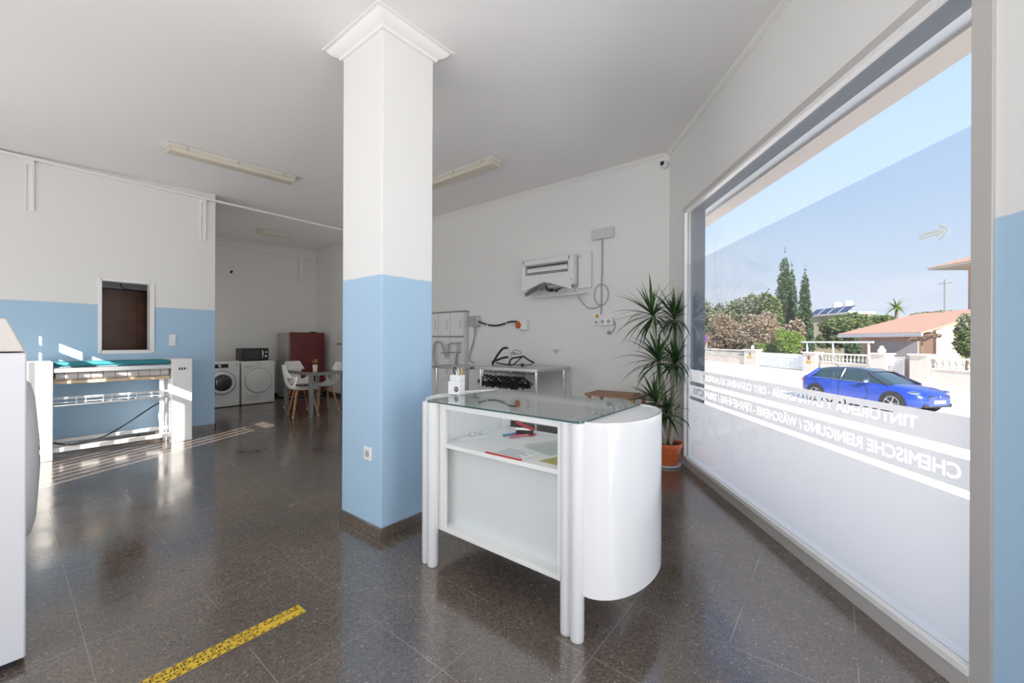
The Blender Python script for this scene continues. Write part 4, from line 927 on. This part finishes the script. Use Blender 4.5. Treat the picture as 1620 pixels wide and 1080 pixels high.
for (x, y, z, col) in ((-.05, -.02, .17, (.75, .03, .10)), (.0, 0, .155, (.85, .55, .02)), (.012, .01, .185, (.80, .50, .02)), (.035, .02, .15, (.35, .10, .01))):
    s_ = obj('stem', MB().tube([(0, 0, .03), (x * .6, y * .6, .10), (x, y, z)], .003, 5), mat('stem_green', (.12, .2, .04), .6), vs_)
    mb = MB()
    for k in range(6): a = k * PI / 3; mb.ell((x + .013 * math.cos(a), y + .013 * math.sin(a), z), (.011, .011, .007), 8, 5)
    mb.ell((x, y, z + .004), (.009, .009, .009), 8, 5); obj('blossom', mb, mat('petal', col, .5), s_)
# dark socket strip beside the dryer
k = obj('wall_socket_strip', MB().box(AX, AX + .05, 3.70, 3.84, .56, .66).tube([(AX + .03, 3.77, .56), (AX + .05, 3.80, .3), (AX + .06, 3.74, .10)], .01, 6), M['blackm']); tag(k, 'black plug and cable on the far alcove wall between dryer and table', 'plug')

# ================================================================ FLOOR TAPE
tp = thing('floor_tape', 'yellow distance tape with black dashes and lettering stuck on the floor', 'tape', (-1.992, .905, 0), PI / 2)
# local x runs along +Y of the room; the tape ends at x = 0
obj('strip', MB().box(-1.9, 0, -.040, .040, .0004, .0009), M['yellow'], tp, smooth=0)
for y in (-.036, .028):
  ds_ = MB()
  for k in range(58):
    x = -.014 - k * .0325
    ds_.add([(x - .016, y, .0012), (x - .002, y, .0012), (x + .003, y + .008, .0012), (x - .011, y + .008, .0012)], [(0, 1, 2, 3)])
  obj('dash_pattern', ds_, M['ink'], tp, smooth=0)
l1 = text_mb('MANTENGA LA DISTANCIA POR LA SEGURIDAD DE TODOS. GRACIAS', 1.15, .0175, .0003, .008)
o = obj('lettering', l1, M['ink'], tp, smooth=0); o.location = (-1.165, .005, .0012)
l2 = text_mb('PLEASE KEEP A SAFETY DISTANCE. THANK YOU', .84, .0165, .0003, .004)
o = obj('lettering', l2, M['ink'], tp, smooth=0); o.location = (-1.035, -.021, .0012)

# ================================================================ STREET: CAR
XROT = WANG
def sthing(name, label, cat, v, t, z=STREET, rz=0.0, group=None):
    p = wst(v, t, z); return thing(name, label, cat, (p.x, p.y, p.z), WANG + rz, group)
CARP = mat('car_blue', (0.014, 0.05, 0.34), .25, metal=.2, coat=1.0)
CARG = mat('car_glass', (0.02, 0.04, 0.045), .03, coat=1.0); CARB = mat('car_roof_black', (0.03, 0.035, 0.06), .12, coat=1.0)
car = sthing('blue_car', 'blue hatchback car with a dark roof parked along the street outside', 'car', 13.05, 16.45, STREET, -PI / 2 + .29)
# car local x = forward (towards the near end of the street), y = left, z = up
secs = [(-2.20, .50, .50, .66, .84), (-2.16, .74, .40, .66, .98), (-2.02, .84, .28, .70, 1.03), (-1.75, .885, .22, .74, 1.04), (-1.35, .90, .20, .76, 1.03), (-.8, .895, .19, .74, 1.00), (0, .895, .19, .72, .97),
        (.55, .90, .19, .70, .955), (.95, .90, .19, .70, .94), (1.35, .895, .20, .68, .90), (1.70, .87, .22, .64, .84), (1.95, .80, .24, .60, .76), (2.10, .68, .26, .56, .68), (2.18, .50, .32, .52, .60)]
rows = []
for x, w, zb, zm, zt in secs:
    h = [(w * .80, zb), (w * .97, zb + .08), (w * 1.0, zb + (zm - zb) * .55), (w * .985, zm), (w * .94, zt - .05), (w * .86, zt), (w * .55, zt + .035), (0, zt + .05)]
    rows.append([(x, -y, z) for y, z in h] + [(x, y, z) for y, z in h[-2::-1]])
bd = MB().grid(rows); k = len(rows[0]); bd.f.append(tuple(range(k))); bd.f.append(tuple(reversed(range(len(bd.v) - k, len(bd.v)))))
for j in range(len(rows) - 1): bd.f.append((j * k + k - 1, j * k, (j + 1) * k, (j + 1) * k + k - 1))
bo = obj('body', bd, CARP, car, smooth=50)
gh = [(-1.98, .78, .98, .74, 1.00), (-1.80, .80, .97, .66, 1.18), (-1.55, .82, .965, .60, 1.34), (-1.1, .83, .96, .58, 1.42), (-.5, .83, .95, .585, 1.44), (.05, .83, .94, .58, 1.42), (.45, .82, .93, .60, 1.32), (.80, .81, .93, .66, 1.14), (1.18, .76, .93, .74, .945)]
rows = []
for x, wb, z0, wt, zt in gh: rows.append([(x, -wb, z0 - .04), (x, -(wb * .4 + wt * .6), z0 + (zt - z0) * .6), (x, -wt, zt), (x, -wt * .5, zt + .015), (x, 0, zt + .02), (x, wt * .5, zt + .015), (x, wt, zt), (x, (wb * .4 + wt * .6), z0 + (zt - z0) * .6), (x, wb, z0 - .04)])
obj('window_band', MB().grid(rows), CARG, car, smooth=60)
rr_ = []
for x, wb, z0, wt, zt in gh[1:7]: rr_.append([(x, -wt - .012, zt - .035), (x, -wt + .03, zt + .018), (x, -wt * .5, zt + .03), (x, 0, zt + .036), (x, wt * .5, zt + .03), (x, wt - .03, zt + .018), (x, wt + .012, zt - .035)])
obj('roof', MB().grid(rr_), CARB, car, smooth=60)
for s in (-1, 1):
    obj('window_pillar', MB().tube([(.42, s * .612, 1.335), (.80, s * .70, 1.13), (1.20, s * .80, .93)], .032, 6), CARB, car)
    obj('window_pillar', MB().tube([(-.42, s * .61, 1.42), (-.44, s * .79, 1.12), (-.46, s * .85, .96)], .03, 6), CARB, car)
    obj('window_pillar', MB().tube([(-1.45, s * .63, 1.35), (-1.62, s * .76, 1.15), (-1.85, s * .80, .99)], .07, 6), CARP, car)
    obj('chrome_strip', MB().tube([(-1.6, s * .865, 1.005), (-.5, s * .868, .985), (.7, s * .862, .955)], .012, 5), M['chrome'], car)
    mi = obj('mirror', MB().ell((.62, s * 1.0, 1.03), (.085, .11, .075), 12, 8), M['chrome'], car)
    obj('mirror_arm', MB().cyl((.62, s * .86, .97), (.62, s * .96, 1.0), .025, 8), CARP, mi)
    hl = obj('headlight', MB().ell((1.86, s * .70, .735), (.21, .135, .065), 14, 8, ), M['chrome'], car)
    obj('tail_light', MB().ell((-2.08, s * .70, .86), (.10, .14, .06), 12, 8), mat('tail_red', (.5, .02, .02), .2, coat=1), car)
    for x in (-.95, .05): obj('door_handle', MB().box(x - .09, x + .09, s * .895 - .012, s * .895 + .012, .83, .86), CARP, car, .008)
    obj('door_seam', MB().tube([(.52, s * .892, .93), (.60, s * .902, .6), (.45, s * .895, .25)], .006, 4).tube([(-.46, s * .89, .96), (-.48, s * .90, .6), (-.5, s * .89, .25)], .006, 4).tube([(-1.5, s * .885, .98), (-1.2, s * .90, .62), (-1.12, s * .89, .4)], .006, 4), M['blackm'], car)
    for x in (-1.42, 1.36):
        ra = MB().lathe([(.355, 0), (.375, .01), (.375, .02), (.36, .02)], 28, Matrix.Translation((x, s * .885, .33)) @ Matrix.Rotation(-s * PI / 2, 4, 'X'))
        obj('wheel_arch', MB().lathe([(.40, 0), (.40, .022), (.34, .024), (.001, .012)], 28, Matrix.Translation((x, s * .885, .35)) @ Matrix.Rotation(-s * PI / 2, 4, 'X')), M['blackm'], car)
        wl = obj('wheel', MB().lathe([(.335, -.12), (.34, .0), (.335, .03), (.30, .042), (.23, .035)], 30, Matrix.Translation((x, s * .885, .335)) @ Matrix.Rotation(-s * PI / 2, 4, 'X')), M['blackm'], car)
        sp = MB().lathe([(.235, .02), (.235, .04), (.215, .04), (.21, .028)], 30, Matrix.Translation((x, s * .885, .335)) @ Matrix.Rotation(-s * PI / 2, 4, 'X'))
        for q in range(5):
            a = q * 2 * PI / 5; sp.tube([(x, s * .925, .335), (x + .22 * math.cos(a), s * .92, .335 + .22 * math.sin(a))], .022, 5)
        obj('rim', sp, M['steel'], wl)
obj('grille', MB().box(2.02, 2.175, -.50, .50, .50, .66).box(2.05, 2.165, -.62, .62, .26, .38), M['blackm'], car, .02)
obj('emblem', MB().add([(2.19, 0, .52), (2.19, .055, .60), (2.19, 0, .68), (2.19, -.055, .60), (2.18, 0, .555), (2.18, .03, .60), (2.18, 0, .645), (2.18, -.03, .60)], [(0, 1, 5, 4), (1, 2, 6, 5), (2, 3, 7, 6), (3, 0, 4, 7)]), M['chrome'], car, smooth=0)
obj('number_plate', MB().box(2.185, 2.195, -.26, .26, .39, .50), M['paper'], car, .003)
obj('antenna', MB().cyl((-1.15, 0, 1.45), (-1.28, 0, 1.53), .015, 6), M['blackm'], car)

# ================================================================ STREET: BOUNDARY WALL
VW = 22.4
STUC = mat('stucco_beige', (0.70, 0.61, 0.54), .9, bump=.1, bscale=20, var=.04); STUP = mat('stucco_pink', (0.66, 0.42, 0.31), .9, var=.04, bscale=3)
BALU = mat('baluster_white', (0.82, 0.77, 0.70), .7)
def tt(px, v=VW): return on_v(px, 560, v).y
def bal_wall(label, pxa, pxb):
    t1, t0 = tt(pxa), tt(pxb); ln = t1 - t0
    r = sthing('balustrade_wall', label, 'wall', VW, (t0 + t1) / 2, STREET + .10, 0, 'balustraded garden walls across the street'); h = ln / 2
    z0 = -STREET - .32
    obj('base', MB().box(-.1, .1, -h, h, 0, z0 + .05), STUC, r)
    obj('coping', MB().box(-.14, .14, -h, h, z0 + .05, z0 + .10).box(-.13, .13, -h, h, z0 + .62, z0 + .71), BALU, r, .01)
    n = max(3, int(ln / .34)); pr = [(.055, 0), (.055, .04), (.03, .07), (.085, .20), (.05, .34), (.028, .42), (.05, .48), (.05, .52)]
    g0 = None
    for i in range(min(n, 60)):
        y = -h + ln * (i + .5) / n
        if g0 is None: g0 = obj('baluster', MB().lathe(pr, 10), BALU, r, loc=(0, y, z0 + .10))
        else:
            q = g0.copy(); C.objects.link(q); q.parent = r; q.location = (0, y, z0 + .10)
    return r
bal_wall('white balustrade wall stretching to the far end of the street, left of the white sliding gate', 1085, 1182)
bal_wall('white balustrade wall behind the car, between the plaque pillar and the small gate', 1300, 1382)
bal_wall('white balustrade wall at the near end, right of the small gate', 1476, 1700)
def pillar(label, pa, pb, ht, finial=False, plaque=False):
    t1, t0 = tt(pa), tt(pb); w = (t1 - t0) / 2
    r = sthing('gate_pillar', label, 'pillar', VW, (t0 + t1) / 2, STREET + .10, 0, 'pillars of the garden wall')
    obj('shaft', MB().box(-.25, .25, -w, w, 0, ht), STUC, r, .01); obj('cap', MB().box(-.32, .32, -w - .08, w + .08, ht, ht + .09), BALU, r, .01)
    if finial: obj('finial', MB().lathe([(.13, 0), (.10, .05), (.15, .16), (.12, .28), (.06, .36), (.001, .42)], 12, Matrix.Translation((0, 0, ht + .09))), BALU, r)
    if plaque:
        obj('plaque', MB().lathe([(.17, 0), (.17, .02), (.001, .025)], 16, Matrix.Translation((-.25, 0, ht - .38)) @ Matrix.Rotation(-PI / 2, 4, 'Y')), mat('plaque_brown', (.25, .13, .06), .6), r)
        obj('sign_plate', MB().box(-.265, -.25, -w * .4, w * .4, ht - .82, ht - .64), mat('plate_yellow', (.6, .38, .06), .6), r)
pillar('stucco pillar with finial and plaque left of the white sliding gate', 1181, 1201, 1.55, True, True)
pillar('stucco pillar with round plaque between white gate and balustrade', 1275, 1296, 1.50, False, True)
pillar('stucco pillar with stone ball on top left of the small gate', 1383, 1408, 1.60)
pillar('stucco pillar with letterbox right of the small gate', 1446, 1475, 1.62)
b_ = on_v(1395, 540, VW); o = obj('stone_finial', MB().lathe([(.14, 0), (.22, .10), (.20, .22), (.10, .30), (.13, .36), (.08, .44), (.001, .46)], 14), BALU, loc=wst(VW, tt(1395), STREET + .10 + 1.69)); tag(o, 'weathered stone ornament on the pillar left of the small gate', 'ornament')
o = sthing('white_gate', 'white sliding gate with wavy relief in the garden wall, left of the car', 'gate', VW, (tt(1201) + tt(1275)) / 2, STREET + .10)
h = (tt(1201) - tt(1275)) / 2 - .12
obj('gate_panel', MB().box(-.03, .03, -h, h, .06, 1.30), mat('gate_white', (.74, .76, .78), .6), o)
gm_ = MB()
for k in range(int(h * 2 / .5)):
    y = -h + .25 + k * .5
    for z in (.25, .5, .75, 1.0): gm_.tube([(-.04, y - .2, z), (-.05, y, z + .10), (-.04, y + .2, z)], .018, 5, smooth=1)
gm_.box(-.05, .05, -h, h, 1.30, 1.36); gm_.box(-.05, .05, -.04, .04, .05, 1.3)
obj('relief', gm_, BALU, o)
o = sthing('garden_gate', 'small white louvred garden gate between two stucco pillars behind the car', 'gate', VW, (tt(1408) + tt(1446)) / 2 , STREET + .10)
h = (tt(1408) - tt(1446)) / 2; gm_ = MB()
for k in range(12): gm_.box(-.02, .02, -h * .2, h, .10 + k * .11, .17 + k * .11)
obj('slats', gm_, M['alumw'], o); obj('gate_frame', MB().box(-.03, .03, h - .05, h, .05, 1.45).box(-.03, .03, -h * .25, -h * .2, .05, 1.45).box(-.03, .03, -h * .25, h, 1.42, 1.47), M['alumw'], o)
obj('side_panel', MB().box(.3, .32, -h, h, .05, 1.45), mat('beige_board', (.45, .36, .30), .8), o)
# white pergola beam
p = on_v(1318, 537, 23.6); r = sthing('pergola', 'white pergola beam on posts behind the balustrade', 'pergola', 23.6, p.y, STREET)
w = (on_v(1262, 537, 23.6).y - on_v(1372, 537, 23.6).y) / 2; zz = p.z - STREET
obj('beam', MB().box(-.06, .06, -w, w, zz - .06, zz + .07), M['alumw'], r)
for y in (-w * .0, w * .8, -w * .9): obj('post', MB().box(-.05, .05, y - .05, y + .05, 0, zz - .06), M['alumw'], r)
# garage
VG = 26.0
ROOF = None
def tile_mat(name, c1, c2):
    m = mat(name, c1, .85, var=.0); t = m.node_tree; b = t.nodes['Principled BSDF']
    g = t.nodes.new('ShaderNodeTexCoord'); w = t.nodes.new('ShaderNodeTexWave'); w.bands_direction = 'Y'; w.inputs['Scale'].default_value = 1.3; w.inputs['Distortion'].default_value = .4
    t.links.new(g.outputs['Object'], w.inputs['Vector']); r = t.nodes.new('ShaderNodeMixRGB'); t.links.new(w.outputs['Fac'], r.inputs[0])
    r.inputs[1].default_value = (*c1, 1); r.inputs[2].default_value = (*c2, 1); t.links.new(r.outputs[0], b.inputs['Base Color'])
    bp = t.nodes.new('ShaderNodeBump'); bp.inputs['Distance'].default_value = .06; t.links.new(w.outputs['Fac'], bp.inputs['Height']); t.links.new(bp.outputs[0], b.inputs['Normal'])
    return m
TILE = tile_mat('roof_tiles', (.36, .19, .13), (.54, .33, .24))
a = on_v(1358, 560, VG); b = on_v(1481, 560, VG)
gr_ = sthing('garage', 'salmon garage with tiled pitched roof and grey door across the street', 'garage', VG, (a.y + b.y) / 2, STREET)
h = (a.y - b.y) / 2; hz = on_v(1465, 520, VG).z - STREET; rz_ = on_v(1460, 489, VG + 4).z - STREET
obj('wall', MB().box(0, 6.0, -h, h, 0, hz), STUP, gr_)
gw = MB().add([(0, -h - .02, 0), (6, -h - .02, 0), (6, -h - .02, rz_ + .6), (4.2, -h - .02, rz_ + .1), (0, -h - .02, hz + .1), (0, -h + .2, 0), (6, -h + .2, 0), (6, -h + .2, rz_ + .6), (4.2, -h + .2, rz_ + .1), (0, -h + .2, hz + .1)], [(0, 1, 2, 3, 4), (9, 8, 7, 6, 5), (0, 5, 6, 1), (1, 6, 7, 2), (2, 7, 8, 3), (3, 8, 9, 4), (4, 9, 5, 0)])
obj('gable_wall', gw, mat('stucco_peach', (.62, .42, .31), .9), gr_, smooth=0)
h2 = h + .9
obj('roof', MB().add([(-.9, -h - .05, hz + .0), (-.9, h2, hz + .0), (4.3, h2 - 1.2, rz_), (4.3, -h - .05, rz_), (-.9, -h - .05, hz - .10), (-.9, h2, hz - .10), (4.3, h2 - 1.2, rz_ - .2), (4.3, -h - .05, rz_ - .2)], [(3, 2, 1, 0), (4, 5, 6, 7), (0, 1, 5, 4), (1, 2, 6, 5), (2, 3, 7, 6), (3, 0, 4, 7)]), TILE, gr_, smooth=0)
obj('fascia', MB().box(-.95, -.85, -h - .05, h2, hz - .30, hz - .04), mat('fascia_grey', (.5, .48, .50), .8), gr_)
da = on_v(1384, 540, VG); db = on_v(1453, 540, VG); cyy = (a.y + b.y) / 2
obj('garage_door', MB().box(-.04, 0, db.y - cyy, da.y - cyy, 0, on_v(1420, 534, VG).z - STREET), mat('garage_door_grey', (.50, .44, .46), .7), gr_)
# neighbour house on the right
q = on_v(1531, 480, 35.0)
nh = sthing('house', 'salmon house with tiled eaves at the right edge of the shop window view', 'house', 35.0, q.y, STREET)
zr = on_v(1531, 416, 35.0).z - STREET
obj('wall', MB().box(0, 9, -9, 0, 0, zr), STUP, nh)
obj('eaves', MB().box(-1.6, 10, -10, 1.6, zr, zr + .15), BALU, nh)
obj('roof', MB().add([(-1.7, 1.7, zr + .15), (-1.7, -10, zr + .15), (10, -10, zr + .15), (10, 1.7, zr + .15), (4.5, -4, zr + 2.4)], [(0, 1, 4), (1, 2, 4), (2, 3, 4), (3, 0, 4), (3, 2, 1, 0)]), TILE, nh, smooth=0)
# cream house with solar panels
q = on_v(1290, 520, 42.0)
ch = sthing('house', 'cream house with solar panels and water tanks on its flat roof behind the trees', 'house', 42.0, q.y, STREET)
zr = on_v(1300, 496, 42.0).z - STREET; w = on_v(1265, 500, 42).y - on_v(1345, 500, 42).y
obj('wall', MB().box(0, 3, -w * .62, w * .31, 0, zr), mat('cream_wall', (.80, .70, .50), .9), ch); obj('roof_edge', MB().box(-.2, 3.2, -w * .65, w * .34, zr, zr + .25), BALU, ch)
for k in range(4):
    y = w * .30 - k * 2.0
    obj('solar_panel', MB().add([(1.0, y, zr + .3), (1.0, y - 1.7, zr + .3), (2.2, y - 1.7, zr + 1.3), (2.2, y, zr + 1.3)], [(0, 1, 2, 3)]), mat('solar', (.03, .04, .10), .15), ch, smooth=0)
for y in (-.4, -2.6): obj('water_tank', MB().lathe([(.5, 0), (.5, .9), (.3, 1.1), (.001, 1.15)], 14, Matrix.Translation((2.8, y, zr + 1.0))).cyl((2.8, y, zr + .2), (2.8, y, zr + 1.0), .1, 6), BALU, ch)
# antenna mast
p = on_v(1494, 487, 30); o = sthing('antenna_mast', 'thin dark antenna mast rising behind the garage roof', 'antenna', 30, p.y, STREET)
zt = on_v(1494, 436, 30).z - STREET; obj('mast', MB().cyl((0, 0, 0), (0, 0, zt), .05, 6), M['greym'], o); obj('cross_bar', MB().cyl((0, -.5, zt - .3), (0, .5, zt - .3), .02, 5), M['greym'], o)
# no-parking sign
p = on_v(1118, 533, 16.5); o = sthing('road_sign', 'round blue and red no parking sign on a pole at the far left', 'road sign', 16.5, p.y, STREET); zs = p.z - STREET
obj('pole', MB().cyl((0, 0, 0), (0, 0, zs + .3), .04, 8), M['steel'], o)
RS = Matrix.Translation((-.05, 0, zs)) @ Matrix.Rotation(-PI / 2, 4, 'Y') @ Matrix.Rotation(0, 4, 'X')
fc = obj('sign_face', MB().lathe([(.40, 0), (.40, .02), (.001, .02)], 24, RS), mat('sign_red', (.6, .04, .05), .5), o)
obj('sign_field', MB().lathe([(.31, .022), (.31, .026), (.001, .026)], 24, RS), mat('sign_blue', (.03, .12, .5), .5), fc)
obj('slash', MB().box(-.30, .30, -.035, .035, .028, .032, RS @ Matrix.Rotation(PI / 4, 4, 'Z')), mat('sign_red', (.6, .04, .05), .5), fc)

# ================================================================ TREES
def foliage(blobs, n, size, sd, clump=.0, sh=.35):
    rg = random.Random(sd); mb = MB(); tot = sum(r[0] * r[1] * r[2] for _, r in blobs) or 1
    for c, r in blobs:
        m = int(n * r[0] * r[1] * r[2] / tot) + 8
        for _ in range(m):
            z = rg.uniform(-1, 1); a = rg.uniform(0, 2 * PI); q = math.sqrt(1 - z * z); rad = rg.uniform(sh, 1.0) ** .5
            rad *= 1 + .12 * math.sin(3 * a + c[0]) + .10 * math.sin(7 * z + 5 * a)
            p = Vector((c[0] + r[0] * rad * q * math.cos(a), c[1] + r[1] * rad * q * math.sin(a), c[2] + r[2] * rad * z))
            s = size * rg.uniform(.6, 1.3); u = Vector((rg.gauss(0, 1), rg.gauss(0, 1), rg.gauss(0, .6))).normalized(); w = u.orthogonal().normalized()
            w = (Matrix.Rotation(rg.uniform(0, 2 * PI), 3, u) @ w)
            mb.v += [tuple(p + u * s), tuple(p + w * s * .5), tuple(p - u * s), tuple(p - w * s * .5)]; o = len(mb.v) - 4; mb.f.append((o, o + 1, o + 2, o + 3))
    return mb
F = dict(cyp=foliage_mat('cypress_green', (.022, .05, .02), (.06, .11, .04), .15), oli=foliage_mat('grey_green', (.10, .13, .075), (.26, .27, .17), .3),
         dry=foliage_mat('dry_bush', (.16, .12, .08), (.36, .28, .20), .3), gre=foliage_mat('bright_green', (.07, .15, .02), (.24, .34, .05), .35),
         mid=foliage_mat('mid_green', (.05, .085, .03), (.17, .22, .07), .3))
BARK = mat('bark', (.16, .11, .075), .9, bump=.4, bscale=12)
def tree(name, label, cat, px, v, ptop, pbase, wpx, m, n, size, sd, shape='round', group=None):
    """crown between photo rows ptop and pbase at the pixel column px, standing v metres behind the shop line"""
    a = on_v(px, ptop, v); b = on_v(px, pbase, v); d = (on_v(px - wpx / 2, ptop, v) - on_v(px + wpx / 2, ptop, v)).length
    # apparent half width across the line of sight
    rr = ray(px, 540); dist = (Vector((a.x, a.y, 0))).length; hw = wpx / 2 / F_PX * abs((WM @ Vector((a.x, a.y, 0))).dot(Vector((FX, FY, 0))))
    r = sthing(name, label, cat, v, a.y, STREET - .05, 0, group)
    zt = a.z - STREET; zb = max(.2, b.z - STREET); zc = (zt + zb) / 2; hh = (zt - zb) / 2
    rg = random.Random(sd); bl = []
    if shape == 'cone':
        for k in range(9): f = k / 8; bl.append(((0, 0, zb + (zt - zb) * (f * .93 + .02)), (hw * (1 - f) ** .6 + .12, hw * (1 - f) ** .6 + .12, (zt - zb) * .11)))
    elif shape == 'palm': bl = []
    else:
        bl.append(((0, 0, zc - hh * .15), (hw * .72, hw * .72, hh * .8)))
        for k in range(11):
            aa = rg.uniform(0, 2 * PI); q = rg.uniform(.35, .72); zz_ = rg.uniform(-.6, .62)
            bl.append(((hw * q * math.cos(aa), hw * q * math.sin(aa), zc + hh * zz_), (hw * .42, hw * .42, hh * .36)))
    obj('crown', foliage(bl, n, size, sd), m, r, smooth=0)
    obj('trunk', MB().tube([(0, 0, 0), (.05, .03, zb * .6 + .2), (0, 0, zc)], [.16, .13, .07], 8), BARK, r)
    return r
tree('cypress', 'tallest slender dark cypress, leftmost of the three', 'tree', 1240.5, 36, 393, 560, 34, F['cyp'], 14000, .17, 1, 'cone', 'cypresses across the street')
tree('cypress', 'middle cypress leaning close behind the tallest one', 'tree', 1251, 38.5, 414, 560, 28, F['cyp'], 9000, .17, 2, 'cone', 'cypresses across the street')
tree('cypress', 'shorter lone cypress, rightmost of the three', 'tree', 1273, 36, 422, 565, 26, F['cyp'], 11000, .16, 3, 'cone', 'cypresses across the street')
tree('olive_tree', 'pale loose tree farthest left beyond the road sign', 'tree', 1122, 31, 466, 550, 42, F['oli'], 5000, .22, 4)
tree('bushy_tree', 'tall dusty green bushy tree left of the cypresses', 'tree', 1172, 30, 456, 560, 62, F['oli'], 9000, .22, 5)
tree('bushy_tree', 'round green tree crowded against the left side of the tallest cypress', 'tree', 1214, 31, 452, 560, 50, F['mid'], 8000, .20, 6)
tree('dry_bush', 'brownish dry bush behind the far balustrade', 'shrub', 1152, 26, 490, 556, 70, F['dry'], 7000, .16, 7)
tree('dry_bush', 'brownish dry bush behind the white gate, below the tallest cypress', 'shrub', 1208, 26, 486, 558, 64, F['dry'], 7000, .15, 8)
tree('dry_bush', 'reddish dry bush between the two groups of cypresses', 'shrub', 1258, 27, 490, 560, 34, F['dry'], 4000, .15, 9)
tree('green_shrub', 'bright green shrub hanging over the white gate', 'shrub', 1247, 24.4, 514, 560, 44, F['gre'], 7000, .10, 10)
tree('green_shrub', 'low bright green shrub left of the bigger one over the white gate', 'shrub', 1215, 24.2, 537, 560, 34, F['gre'], 4000, .10, 11)
tree('leafy_tree', 'broad fresh green tree between the cream house and the garage', 'tree', 1338, 29.5, 486, 548, 74, F['mid'], 13000, .16, 12)
tree('leafy_tree', 'green tree right of the solar panels behind the garage roof', 'tree', 1382, 38, 487, 530, 52, F['mid'], 7000, .17, 13)
tree('dark_shrub', 'dark green shrub at the left corner of the garage', 'shrub', 1350, 24.6, 530, 570, 26, F['cyp'], 4000, .10, 14)
tree('garden_shrub', 'green shrub low in front of the hedge at the right end of the view', 'shrub', 1532, 23.4, 512, 560, 30, F['mid'], 4000, .08, 15)
tree('hedge', 'tall trellis hedge at the right end of the view beside the garage', 'hedge', 1540, 24.6, 486, 566, 44, F['oli'], 6000, .10, 17)
tree('far_tree', 'distant low tree above the garage ridge', 'tree', 1480, 60, 486, 500, 60, F['mid'], 2500, .4, 16)
# palm
p = on_v(1418, 482, 55); o = sthing('palm_tree', 'small palm crown showing above the garage roof', 'tree', 55, p.y, STREET); zc = p.z - STREET
obj('trunk', MB().tube([(0, 0, 0), (0, 0, zc)], .2, 8), BARK, o)
mb = MB(); rg = random.Random(3)
for k in range(46):
    a = rg.uniform(0, 2 * PI); el = rg.uniform(-.3, 1.3); l = rg.uniform(1.4, 2.1); d = Vector((math.cos(a) * math.cos(el), math.sin(a) * math.cos(el), math.sin(el))); pos = Vector((0, 0, zc)); s_ = d.cross(Vector((0, 0, 1))).normalized(); A = []; B = []
    for j in range(6): w_ = .16 * (1 - j / 5.2); A.append(pos + s_ * w_); B.append(pos - s_ * w_); d = (d + Vector((0, 0, -.16))).normalized(); pos = pos + d * l / 5
    mb.grid([A, B])
obj('fronds', mb, F['gre'], o, smooth=0)
# bare twisted plant on the pillar
o = sthing('pruned_shrub', 'gnarled bare shrub above the pillar right of the small gate', 'shrub', 23.0, tt(1459, 23.0), STREET)
zt = on_v(1459, 529, 23.0).z - STREET
obj('stem', MB().tube([(0, 0, 0), (0, .05, zt - .4), (0, 0, zt)], .06, 6).tube([(0, 0, zt - .2), (0, -.5, zt + .02), (0, -.9, zt + .10)], .06, 6, smooth=1).tube([(0, 0, zt - .15), (0, .45, zt - .02), (0, .6, zt - .2)], .05, 6, smooth=1), BARK, o)
obj('leaf_buds', foliage([((0, -.9, zt + .1), (.15, .25, .12)), ((0, .5, zt - .1), (.15, .3, .12)), ((0, -.3, zt + .1), (.1, .25, .08))], 500, .05, 4), F['dry'], o, smooth=0)
for _m in [x for x in bpy.data.meshes if x.users == 0]: bpy.data.meshes.remove(_m)
